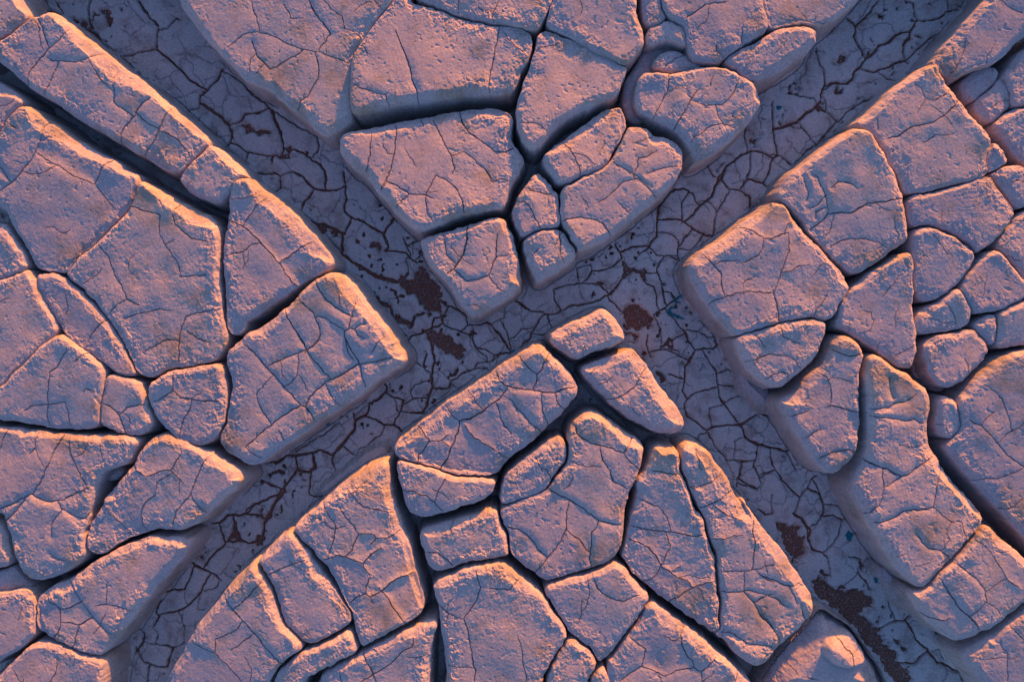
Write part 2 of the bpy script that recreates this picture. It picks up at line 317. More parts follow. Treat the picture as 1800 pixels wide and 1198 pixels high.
1|d3 835,145 900,180 978,240 1065,285 1145,340 1205,405 1215,470 1190,580 1190,680 1230,770 1300,865 1390,985 1490,1095 1552,1170 d4 1555,180 1470,285 1342,422 1262,512 1195,580 1140,603 1078,562 988,445 888,285 808,157 748,40 d3 722,980 780,870 810,760 820,600 812,450 803,300 812,200|longest slab of the lower right, knobbly lit upper end and cracked flat lower half
1|d4 1575,205 1660,292 1799,412 1980,560 1980,590 1799,688 1720,768 1645,838 1537,898 1450,937 1392,950 1325,918 1225,832 1137,735 1087,632 1150,640 1224,603 1288,528 1368,448 1497,308|lower right slab with a long orange streak, below the longest slab
0.93|d4 2000,600 1799,752 1703,840 1605,930 1505,980 1447,1018 1430,1060 1480,1120 1550,1198 1750,1450 2000,1450|block in the bottom right corner with a lit upper rim
0.72|d4 495,790 560,770 615,820 690,855 750,905 810,985 860,1080 920,1150 1000,1350 100,1350 190,1150 290,1030 395,915|broad sloping mound at the bottom edge carrying a lit cracked hump
1|c2 742,918 700,922 602,968 500,1018 430,1055 395,1085 c3 410,85 485,140 545,183 600,160 700,120 790,92 845,62 c2 855,1088 833,1032 795,965|small block alone at the crossing with a lit upper edge, top of the lower cluster
1|c3 905,128 938,148 995,225 1073,343 1163,453 1222,533 1236,590 1222,632 1183,660 1100,651 1000,621 903,562 806,493 747,436 650,338 575,262 608,238 703,190 803,160|teardrop-shaped block pointing lower right, second from the top of the lower cluster
1|c3 300,97 345,108 395,162 472,227 532,305 556,375 541,437 472,505 332,643 193,752 93,842 b3 1630,850 1592,918 1400,912 1300,902 1150,852 1050,822 955,802 942,742 975,702 1253,487 1423,367 1603,247 1799,117|long oblong slab with a glowing upper left rim in the lower cluster
1|b3 956,828 1050,847 1150,877 1300,928 1400,938 1582,946 1567,1008 1542,1053 1446,1092 1248,1157 1150,1187 1085,1182 1037,1145 1007,1048 977,938|tapering lit block directly under the long oblong slab
1|b3 890,828 902,880 917,970 937,1080 b4 957,100 1002,260 1052,420 1092,560 1122,700 1117,763 1055,813 896,893 760,965 740,968 708,887 690,778 620,628 530,478 450,398 370,300 312,228 375,165 473,77 b3 604,992 704,922 800,868|wedge-shaped slab with a sharp lit apex left of the lower cluster
1|b4 283,250 332,293 390,393 470,503 550,603 630,713 668,810 652,828 553,892 447,960 385,953 307,882 245,815 220,718 190,618 160,538 92,448 85,432 155,348 222,290|smooth oblong slab lying against the left of the wedge-shaped slab
1|b4 55,452 120,548 160,642 190,742 220,833 302,908 368,977 293,1035 233,1083 180,1132 140,1230 f 440,1260 420,1400 220,1400 270,1240 a4 1055,1180 1135,1052 1205,922 1305,772 1405,652 1500,548 1598,455|large plain slab on the lower left bank reaching the bottom edge
0.97|b4 262,1108 385,993 463,993 573,923 663,868 690,940 713,997 597,1063 475,1133 362,1195 f 515,1270 490,1400 450,1400 b4 175,1230 218,1132|slanting strip of mud below the smooth oblong slab
0.95|b4 750,1015 852,958 962,908 1082,858 1195,808 1212,832 1190,900 1170,980 1168,1100 f 752,1260 745,1400 510,1400 530,1270 b4 485,1155 622,1085|flat block at the bottom edge between the slanting strip and the deep dark gap
0.95|b4 1108,255 1152,228 1252,208 1400,158 1582,103 1610,172 1638,252 1662,350 1667,400 1600,401 1450,430 1320,470 1213,495 1168,473 1150,420 1148,385 1108,320|squarish small block with two knobs on its left end, under the tapering lit block
1|c3 422,675 458,695 477,742 482,798 462,853 392,935 367,992 297,1032 198,1072 95,1098 74,1092 83,1000 108,935 187,846 305,757|lobe-shaped block with an orange tip left of the notch in the lower cluster
1|c3 622,518 700,533 800,608 905,678 960,708 974,752 965,830 930,920 890,1000 865,1100 850,1200 c4 825,330 795,417 700,461 550,506 357,568 297,512 207,453 148,395 133,300 108,200 70,116 105,96 202,67 330,10 c3 388,1008 418,950 490,873 510,800 505,722 500,664 528,597 566,550|big many-plated block with an orange upper shoulder in the middle of the lower cluster
1|c3 1055,733 1120,738 1175,752 1195,802 1200,880 1220,962 1270,1062 1320,1180 c4 1325,120 1360,240 1410,380 1435,500 1445,700 1445,800 1455,848 1443,880 1400,880 1355,842 1235,770 1135,692 1047,632 987,572 930,524 872,436 852,398 872,282 912,150 952,0 c3 930,960 990,902 1020,830 1040,765|long leaf-shaped slab running down the right of the lower cluster
1|c3 1220,748 1280,728 1345,743 1413,797 1472,885 1522,963 1532,1013 1592,1105 1672,1195 c4 1592,25 1692,165 1799,315 d4 192,273 292,403 392,545 422,605 470,683 480,738 452,783 343,892 243,992 165,1088 100,1108 5,1042 c4 1505,950 1432,898 1480,880 1482,700 1467,500 1442,370 1392,240 1352,112 1320,60 c3 1308,1070 1250,960 1227,860|long curved slab with a fiery right rim along the lower right channel
1|b4 1600,445 1652,465 1720,530 c4 232,568 322,648 390,757 460,845 490,892 470,948 390,1055 330,1180 f 950,1260 930,1400 775,1400 b4 1275,1230 1275,1100 1250,900 1225,720 1200,622 1200,597 1228,560 1352,510 1480,470|great smooth slab at the bottom edge with a curved orange upper rim
1|c4 366,597 450,575 560,545 650,520 750,480 808,450 862,486 910,555 970,625 1000,652 1005,688 942,782 842,922 752,1022 710,1066 697,1060 658,992 588,940 528,890 468,812 408,715 355,642|four-sided slab touching the great smooth bottom slab on its right
1|c4 514,917 572,966 640,1020 682,1080 612,1178 f 1015,1260 1000,1400 945,1400 962,1260 c4 378,1155 438,1045|triangular piece at the bottom edge wedged right of the great smooth slab
1|c4 705,1108 730,1118 768,1198 f 1080,1270 1085,1400 1010,1400 1028,1260 c4 648,1182|tiny pointed piece of mud at the bottom edge, second right of the great smooth slab
1|c4 1030,692 1080,730 1150,790 1240,850 1300,890 1375,940 1412,998 1495,1060 1575,1140 1635,1200 f 1350,1260 1400,1400 1095,1400 1092,1270 c4 738,1092 807,1023 877,935 967,807|long slab at the bottom edge with an orange rim, beside the four-sided slab
0.3|b3 480,1010 560,955 700,835 830,755 890,748 885,815 745,878 595,975 500,1050|low grey ledge along the upper left foot of the wedge-shaped slab
0.28|d3 5,235 85,325 205,402 195,515 105,455 25,345|low grey ledge at the foot of the rounded block with the lit lump
0.3|d4 890,500 960,490 1030,560 1130,700 1120,770 1060,740 950,590|low shaded ledge at the foot of the longest slab in the lower right channel
"""
BCRACK_DATA = """
a1 2 235,110 260,150 285,210 300,260 315,305
a1 2 440,195 410,225 375,270 315,310 260,370 215,420 185,470 180,530
a1 1.5 310,370 350,390 400,390 470,395 540,385 590,350 630,330
a1 1.8 370,395 360,440 320,520 300,560 270,595
a1 1.6 735,445 715,490 718,560 720,600 720,650 750,675 790,695 820,720
a1 1 575,395 630,490 690,555 715,575
a1 2.6 950,615 910,640 870,690 830,740 790,790 760,840 745,900
a1 2 865,720 905,760 950,790 1000,815
a1 2 1075,690 1045,740 1020,790 1000,830 980,880 940,930 900,975 895,990
a1 1.2 1000,830 1060,845 1120,880 1170,940 1190,980
a1 1.6 305,770 280,800 270,860 255,910 230,960 200,1010 150,1080 90,1150 20,1190 0,1210
a1 1.3 230,965 300,1010 360,1040 450,1100 530,1140 600,1165
a1 1.8 700,1010 650,1060 625,1120 605,1160
a1 1 355,1050 300,1095 220,1110 170,1090
a1 1.3 0,1050 40,1100 75,1160
a1 1 60,780 120,820 60,800
a1 1.8 1590,0 1600,50 1625,120 1640,200
a1 1.6 1640,200 1570,205 1500,245 1440,300
a1 1.2 1590,260 1615,330 1580,380 1575,440
a1 1.4 1650,420 1620,465
a2 1.3 605,120 650,190 700,250 720,275
a2 1.8 615,480 650,530 690,580 710,650 740,720 780,790 800,850 880,885
a2 1.2 800,845 740,880 690,935
a2 1.3 845,265 900,285 960,300 1025,320 1015,380 1020,440 1045,500 1090,560 1130,630 1155,700
a2 1.7 1140,250 1105,290 1100,330 1120,380 1170,430 1220,465 1330,487
a2 1 1045,505 1110,480
a2 1.7 1150,710 1230,700 1310,690
a2 1.2 775,970 850,945 920,935 1010,910 1090,925
a2 2 1370,915 1290,925 1220,945 1175,960 1140,1030 1130,1090 1125,1250
a2 1.5 1175,1050 1240,1090 1330,1130
a2 1.6 1120,1105 1050,1100 980,1140 900,1180
a2 1 600,670 570,710 530,750
a2 1.6 685,970 630,1010 590,1060 555,1110
a2 2 1440,340 1510,375 1560,400 1640,480 1720,570 1799,660
a2 1.6 1680,215 1620,270 1570,340 1540,380
a2 1.3 1645,490 1580,510 1540,550 1480,560 1430,575
a2 1 1540,560 1545,610 1560,650
a2 1.1 1470,215 1550,215 1620,190
b2 2 245,660 290,730 330,765
b2 2 225,615 280,580 330,540 420,485
b2 2 450,735 480,790 520,850 580,900 650,940 690,960 680,940 705,870
b2 1.6 680,960 660,1030 640,1050 640,1110 650,1180 690,1230
b2 1.6 330,830 380,880 440,940 460,990 480,1050 470,1110 430,1150
b2 1.3 465,955 510,960 560,1000 640,1045
b2 2 250,900 270,960 310,1030 350,1100 390,1160
b2 1.2 660,1030 700,1040 720,1070 760,1095
b2 1.2 770,1000 720,1020 700,1040
b2 1.2 880,1090 840,1130 810,1190
b3 2 320,0 380,90 400,140 470,230 540,305
b3 1.3 480,0 470,60 440,90 410,120 380,140
b3 1.8 390,120 330,150 260,170 200,200 135,235
b3 2.4 0,90 60,150 130,230 200,310 280,400 350,470 380,485 440,570
b3 2.2 380,480 410,430 450,380 510,330 600,290 680,240 730,210 700,160 660,100 640,50 640,0
b3 2 730,205 740,290 760,360
b3 1.8 730,215 800,205 850,195 930,170
b3 1.6 510,340 540,400 570,450 600,470
b3 1.3 340,160 340,220 330,290 280,345 240,355
b3 1 340,285 380,340 400,390
b3 2 0,740 80,660 160,600 230,550 300,500 350,475
b3 1.8 70,405 80,470 110,520 160,595
b3 1 160,300 110,360 75,390
b3 1.5 0,745 40,780 90,815
b3 1 210,630 250,700
b1 1.6 90,205 140,210 200,235 280,280 370,315 440,325
b1 2.2 405,0 450,90 500,150 540,215 510,260 480,290 468,325
b1 1.8 470,325 540,350 600,375 650,400
b1 2 440,330 455,360 465,430 460,500 420,560 400,600 350,640 330,685
b1 1.8 360,325 300,360 240,390 200,420 160,430 110,390 70,340 60,300 45,260
b1 1 240,20 280,80 290,115 370,115
b1 1 500,0 560,70 620,110 630,180 700,210 740,240
b1 1.5 820,5 870,60
b1 2 960,200 1000,310 1040,400 1060,500 1090,580 1105,660
b1 1 740,290 800,360
b1 1.6 1615,160 1600,240 1580,340 1560,430 1545,520 1550,590
b1 1.2 1640,200 1690,270 1760,325
b1 1.6 700,545 760,575 850,600 900,610 920,690
b1 1.4 1355,0 1345,80
b1 1.4 1605,10 1570,80 1570,140
b1 1 1255,570 1255,610
b1 1.8 800,845 795,930 790,1010 770,1080
b1 2 950,770 960,860 945,970 930,1060 900,1130 870,1190
b1 1.4 870,910 905,970 940,978
b1 1 1105,740 1135,800
b1 1.8 1190,755 1230,830 1270,920 1310,980 1325,1060 1310,1100
b1 2.2 1355,695 1375,770 1420,840 1490,890 1550,930 1580,955 1650,960 1700,930
b1 1.8 1390,955 1450,1010 1510,1060 1570,1130
b1 1.2 1320,990 1390,955
b1 1 1010,940 1060,1010 1080,1050
b2 2 1210,70 1170,140 1145,190 1150,260 1165,320 1190,360
b2 2 900,105 960,125 1010,160 1040,185 1140,190 1200,215
b2 1.2 1035,190 1000,230 965,270
b2 1.2 905,110 865,160
b2 1.8 1210,70 1270,90 1330,140 1370,210 1385,260 1388,300
b2 1.5 1500,0 1540,60 1570,110 1610,90 1680,100
b2 3 1410,375 1405,470 1385,560 1350,620 1320,660 1280,690
b2 1.2 1250,430 1270,510 1275,560 1330,620
b2 1.8 1320,660 1360,690 1400,730 1480,720 1540,700 1560,660 1590,580 1590,500 1600,440
b2 1.5 1545,700 1570,740 1620,790 1650,805
b2 1.2 1590,580 1650,575 1710,560
b2 1 1410,885 1460,885 1500,905
c1 1.2 300,310 350,290 410,285 440,265
c1 1.6 205,780 270,780 320,795 360,835
c1 2 1250,110 1300,80 1370,30 1440,20 1500,15
c1 1.5 1440,285 1440,310 1485,360
c1 1 1600,170 1600,290
c1 1.6 1135,480 1130,570 1100,620 1070,690 1030,755
c1 1.8 1325,560 1280,630 1230,720 1190,770 1160,830
c1 1.5 1580,505 1555,570 1510,640 1470,665 1380,670 1300,640 1250,600
c1 1.3 1430,670 1450,730 1480,785 1550,810
c1 1.3 1480,785 1400,800 1350,840 1290,870 1280,900
c1 1.2 1155,370 1155,460
c1 1 1415,480 1400,540
c1 1.9 470,890 510,940 545,1000 570,1060 575,1110
c1 1.3 540,965 610,990 670,1045
c1 1.3 610,770 650,800
c1 1.5 1060,950 1000,990 945,1005 930,1070 915,1110
c1 1.5 770,1020 840,1060 930,1110 980,1150 1030,1190
c1 1.2 910,905 980,885 1040,860
c1 1.2 1000,1100 1100,1060 1220,1045
c2 1.8 940,90 1000,140 1060,205
c2 1.2 920,90 850,105 780,170 740,210 690,240
c2 1.2 820,240 880,290 900,280
c2 2 465,350 510,340 560,330 640,340 720,370 750,410 775,445
c2 1.8 230,135 280,165 340,180 400,180
c2 1.8 175,225 220,230 260,270 290,340 325,400
c2 1.6 445,410 450,480 450,570 475,620
c2 1 310,530 270,575
c2 1.8 1590,390 1650,410 1700,440 1740,465
d2 1.8 150,465 210,465 260,440 310,430
d2 1.5 280,420 300,380 330,360
d2 1.5 150,465 145,520 120,570 60,605 0,615
c2 1.2 1580,605 1500,605 1430,620
c2 2.2 1360,560 1400,610 1440,650 1470,690 1470,760 1490,830
d2 1.5 310,450 310,540 280,620 260,680 240,760 215,805
d2 2 0,808 80,797 150,803 210,808
c2 1.8 1400,875 1430,850 1490,835 1560,815 1583,808
d2 2.3 215,810 235,880 250,940 250,995
d2 1.2 265,680 320,670 380,635 440,630
d2 1 470,960 480,920 530,860 560,800
d2 1.2 540,610 500,640 470,690
d2 1.4 100,1070 150,1130 170,1150
d2 1.3 265,1010 270,1080 310,1100 380,1130
d3 1.8 90,215 130,170 190,150
d3 1.3 190,150 250,160 300,165
d3 1.2 290,160 350,190 390,250
d3 1.5 170,310 220,280 270,265 300,280 320,330
d2 2 460,60 500,75 510,120 545,180 560,240 565,305
d2 2.6 565,305 640,300 710,300 760,270 810,240 870,238 950,225 1040,210
d2 2 580,145 620,110 670,110 700,115 745,150
d2 2 455,405 500,375 530,350 560,310
d2 1.5 490,330 490,290 540,270
d2 1.2 410,80 440,170 430,220
d2 1.2 555,190 500,250 450,270
d2 1.2 605,310 590,370 570,430 550,440
d2 1.4 580,520 640,480 710,462 800,470 880,490 930,525
d2 1.4 970,320 985,390 1005,445
d1 1.5 1105,530 1150,560 1170,620 1230,640 1300,600 1330,565
d1 1 1170,640 1120,720
d1 2 945,875 1010,860 1060,820 1130,795 1230,770 1290,730 1340,680 1385,635
d1 1.2 870,750 880,820
d1 1 1165,905 1200,885 1240,850 1290,860 1350,845
d1 1.6 1440,240 1430,310 1400,390 1350,460
d1 2 1650,0 1710,40 1799,80
d1 1 1510,460 1560,510 1570,550
d2 1 1000,700 960,760 900,830
d2 1.2 790,920 830,930 850,990 830,1040 790,1060
d2 1 700,980 700,1050
d3 1 890,70 875,130
d3 1 980,160 1050,130 1120,90
d2 1.8 1285,870 1330,900 1360,960 1375,1005
d3 1.3 1420,170 1445,220 1450,300
d3 2 590,125 640,150 690,163 750,155 790,145
d3 1.8 500,265 550,300 580,360 580,430 575,470
d3 2 550,480 600,480 660,495 720,515 765,520
d3 1 580,300 650,310 700,330
d3 1.6 425,680 470,650 515,625
d3 2 510,815 560,785 620,765 690,757 740,775
d3 1.2 330,545 390,530 430,510
d3 1 650,860 700,860
d3 1.6 820,495 880,500 940,490 980,460 1050,450
d3 1.5 945,290 945,370 970,430
d3 1.5 830,540 900,550 990,560 1050,575 1100,565 1150,585 1195,580
d3 1 1110,400 1060,440
d3 2.6 780,810 850,850 940,880 1000,915 1030,925 1080,905 1120,870 1180,830 1240,805
d3 2.2 1030,925 970,965 915,995
d3 1 1000,720 1080,740 1160,725
d3 1.6 905,880 910,990 905,1060 880,1110 840,1150 790,1168
d3 1.6 1305,870 1270,930 1250,990 1240,1060 1225,1120 1150,1135 1070,1140
d4 2 860,195 940,180 1000,145 1040,120 1120,110 1200,110
d4 1.4 1225,90 1270,130 1330,180 1350,190 1410,190 1430,250 1450,300
d4 1 1350,190 1320,240 1330,300 1300,350
d4 1.6 1120,260 1160,310 1200,355 1280,370 1320,400 1340,430
d4 1 1000,410 1060,390
d4 1.7 1360,440 1440,500 1500,550 1550,620 1560,680 1520,740 1460,785
d4 2.8 1265,540 1310,600 1340,650 1400,740 1480,810 1525,870
d4 1.4 1490,300 1560,350 1600,400 1650,480 1700,560 1760,600
d4 1 1565,620 1640,560 1690,540
d4 1.5 1160,770 1220,800 1290,815 1340,800
d4 1 1580,700 1640,750 1670,800
d3 2 1450,565 1520,600 1600,680 1660,750 1720,810 1799,860 1860,900
d3 1.2 1320,705 1370,690
d3 1.4 1540,340 1600,380 1650,430 1680,500 1700,560 1715,620
d3 1.2 1520,600 1560,560 1610,515
d3 1.3 1640,700 1700,650 1799,590
d3 1.1 1500,955 1560,940 1640,940 1700,920 1799,870
d3 1.3 1270,500 1330,510 1390,515
d4 1.4 1620,110 1700,110 1750,90 1799,40
d2 1.2 1740,350 1790,360
d4 1.4 1710,840 1750,890 1799,940
d4 1.6 1640,920 1660,980 1690,1010 1695,1100 1700,1190
d4 2.2 610,905 640,950 705,1015 705,1105
d4 1.6 705,1015 740,1000 770,975
d4 1.6 430,1165 490,1190
d4 1 340,1110 380,1160
c3 1.2 430,0 420,50 430,100
c3 1.7 1000,240 950,300 920,360 870,400 810,430 750,440
c3 1.2 790,290 740,330 690,345
c3 1 640,280 670,245
c3 2.4 185,160 210,195 250,240 300,275
c3 2.4 375,150 345,205 325,250 300,280 295,330 280,375
c3 2 45,255 60,310 110,355 200,370 280,375 340,390 410,392 460,375 540,360
c3 1.8 410,395 430,450 480,510
c3 2 110,380 70,430 0,475
c3 1.2 330,410 335,500 375,600
c3 1.4 160,475 210,530 270,590 330,645
c3 1.4 45,460 70,540 100,610 140,650
b3 2.6 1547,480 1500,520 1440,555 1360,575 1350,620 1330,690 1300,760 1270,830 1240,880
b3 1.8 1270,485 1300,530 1340,560 1360,575
b3 1.5 1410,380 1450,440 1500,500
b3 1.6 1095,605 1130,650 1165,700 1130,760 1100,790 1095,835
b3 1.2 1165,705 1220,700 1250,690 1290,660
b3 1.2 1245,700 1290,735
b3 1.2 1390,600 1450,680 1540,730 1600,770 1660,810
b3 1.2 1280,910 1250,970 1220,1030 1205,1070
b3 1.7 1000,1020 1060,1010 1110,1040 1160,1050 1210,1100 1250,1145
b3 1.6 650,1005 700,1060 750,1110 820,1130 870,1135 940,1150
b4 1.4 500,90 545,160 580,210 565,290 540,360 525,400
b4 1 400,140 470,160 520,200 560,230 640,210
b4 1.6 600,90 650,160 700,220 725,265 700,300 680,360 635,405
b4 1.3 725,262 780,260 820,265
b4 1.4 980,245 910,285 830,290 800,330
b4 1.5 865,345 800,390 750,450 790,530 770,590 765,640
b4 1.4 490,435 540,415 585,395 640,405 700,430 745,450
b4 1.7 660,700 700,665 765,645 790,665 860,630 900,590 960,550 1060,508
b4 2 850,600 900,670 950,740 1020,840
b4 1.2 790,660 815,700
b4 1.3 150,520 230,480 300,455 340,445 380,425
b4 2.2 0,815 60,880 120,960 180,1030 235,1085
a4 2.2 1410,650 1450,710 1500,760 1547,815
a4 1.2 1540,815 1490,870 1420,900 1365,930 1360,1000
a4 1.2 1670,545 1600,620 1550,680 1480,730
a4 1.2 1200,950 1280,980 1350,1010 1430,1080 1520,1198
a4 1 1600,890 1530,950 1460,1000
b4 1.5 1070,910 1060,970 1000,1000 950,1060 880,1110 820,1145 740,1198
b4 2 745,1010 770,1070 800,1110 830,1198
b4 1.2 600,1130 610,1198
b4 1 1030,1035 1090,1040 1160,1020
b4 2.2 1150,385 1220,385 1270,420 1310,465
b4 1 1420,160 1440,220
b4 1 1580,245 1610,210
c3 1.8 545,600 550,650 600,690 680,720 760,745 850,775
c3 2.4 905,680 880,730 850,775
c3 1.3 850,780 900,840 945,870
c3 1.7 700,745 720,820 760,880 785,960 830,975 880,1000
c3 1.6 290,790 320,860 335,890
c3 1.6 340,870 370,890 395,945
c3 1.2 110,950 160,970 180,985
c3 1 510,820 570,845 610,860 700,860
c3 2.2 380,1005 450,1050 520,1080 560,1110 620,1150 690,1198 690,1210
c4 1.7 505,65 490,130 490,230 450,310 400,380 360,420 320,480 290,520
c4 1.8 495,240 540,280 580,310 620,370 640,390 635,430 645,490
c4 1.8 690,180 680,220 650,260 645,340 635,380
c4 2.2 690,180 740,190 780,200 835,208
c4 1.8 110,220 170,235 230,260 270,310 310,360 365,410
c3 1.7 1025,880 1080,890 1140,905 1200,910
c4 1.2 950,40 1010,65 1080,100 1120,150 1145,210 1150,240
c4 1.9 900,210 970,230 1050,240 1120,245 1200,260 1300,275 1350,270
c4 1.4 1120,250 1135,320 1150,340 1120,400 1095,455
c4 1.9 880,295 950,320 1010,350 1060,410 1090,470 1060,520 1020,560 970,570
c4 1.5 1090,470 1150,510 1200,545 1250,560 1290,610
c4 1.1 1155,505 1210,465
c4 1.7 1430,560 1350,580 1270,620 1200,660 1135,700
c4 1.1 1330,600 1350,630 1355,680
c4 1.4 1350,850 1400,835 1440,820
c3 1.5 1310,770 1320,830 1340,880
c3 1.4 1260,990 1330,990 1400,960 1480,900
c3 2 1540,1020 1460,1070 1380,1110 1335,1118
c4 1.3 1420,80 1470,120 1520,150 1600,180
c4 2 1680,180 1665,250 1685,340 1670,420 1665,485
c4 1.2 1400,295 1480,290 1600,260
c4 1.3 1470,500 1560,500 1670,490 1799,455
c4 1.4 1615,500 1615,630 1540,632 1465,632
c4 1.4 1690,500 1740,540 1799,570
c4 1.6 1615,635 1680,700 1720,780 1799,865
c4 1.4 1680,700 1720,685 1760,650 1799,650
c4 1.6 1470,890 1530,890 1590,930 1650,970 1750,970 1799,985
d4 2 150,530 220,560 300,590 340,595 390,580
d4 1.4 320,595 340,640 370,700
d4 1.5 150,780 220,860 260,940
d4 1.3 60,620 180,650 240,680 290,720 320,730
d4 1.2 100,700 180,650
d4 1.2 400,700 410,780 430,810
c4 1.6 180,550 130,610 60,605 0,600
b4 1.9 1465,490 1480,560 1490,600 1470,680 1420,750 1385,800
b4 1.9 1385,800 1410,880 1430,980 1445,1080 1460,1130 1450,1198
b4 1.6 1205,700 1270,750 1330,790 1385,803
c4 1 180,910 210,1000 220,1100 240,1190
b4 1 1280,1105 1450,1110
c4 1.7 660,545 680,600 740,650 800,680 850,685 900,660 950,650
c4 1 620,540 635,620 620,700 590,760
c4 2 1240,850 1210,900 1220,970 1260,1040 1290,1070 1290,1100
c4 1.2 890,910 950,960 990,990 975,1050 970,1100
c4 1.6 820,1195 900,1140 970,1102 1040,1130 1110,1165 1200,1120 1290,1102 1340,1130
c4 1.7 1430,1040 1390,1090 1345,1130 1345,1198
c4 1.2 1580,1130 1560,1190
c4 1.2 1100,900 1180,940 1210,900
a3 1.7 440,120 400,180 370,230 320,270 315,330 305,400 300,470 290,550 300,605
a3 1.4 410,450 425,500 425,570 440,610
a3 1.2 530,390 550,370 600,395
a3 1.2 150,510 200,480 280,470 350,465 410,450
a3 2.2 650,470 700,480 740,520 755,540 770,600 790,655
a3 1.7 755,535 800,490 850,475 910,470
a3 1.8 1100,270 1090,330 1095,380
a3 1.6 1095,380 1050,410 1000,440 965,450
a3 1.7 1095,380 1140,425 1210,440 1260,445 1310,450 1385,445
a3 1.8 1210,445 1200,500 1160,560 1140,620 1130,685
a3 1.5 50,625 20,680 0,750
a3 1.3 240,650 225,700 230,740 190,780
a3 1 230,745 260,810 290,860
a3 2.2 400,670 360,740 330,810 290,890 260,960 210,1035
a3 2 440,680 445,760 480,850 520,930 550,990 560,1000
a3 1 640,690 640,760 660,820
a3 1.7 0,1125 80,1095 150,1060 200,1035
a3 1.7 205,1040 260,1070 320,1085 400,1070 480,1030 560,1000
a3 1.8 360,1080 380,1125 450,1160 500,1190 530,1190 560,1150
a4 1.5 160,45 100,110 30,185
a4 1.3 390,105 350,160 320,210 320,280
a4 1.3 310,390 350,420 410,437
a3 1.5 840,850 870,890 915,920 950,920 1020,890 1090,875
a3 1.5 1150,775 1120,830 1090,875 1130,930 1160,970
a3 1.2 1090,900 1040,930 990,965 980,1050
a3 1.6 1310,810 1270,870 1240,950 1205,1030 1160,1090 1120,1140 1095,1190 1080,1250
a3 2.2 1205,1030 1240,1090 1300,1155
a3 1.5 980,1045 920,1080 900,1120 890,1170 895,1230
a4 1.3 650,90 710,150 760,200 830,280
a4 1.2 895,200 930,265
a4 1.4 430,560 470,620 520,700 560,760 620,830 700,900
a4 2 265,650 300,685 375,740 375,800 380,820 360,880 330,935
a4 1.7 375,740 450,725 520,685
a4 2 380,820 430,830 490,845 550,810 590,790
a4 2.2 490,850 480,900 450,985
a4 1 680,570 675,640 670,705 600,720
a4 1.3 670,710 740,720 830,750
a4 1.6 360,1045 355,1140 310,1198
a4 1.3 90,1120 130,1198
"""
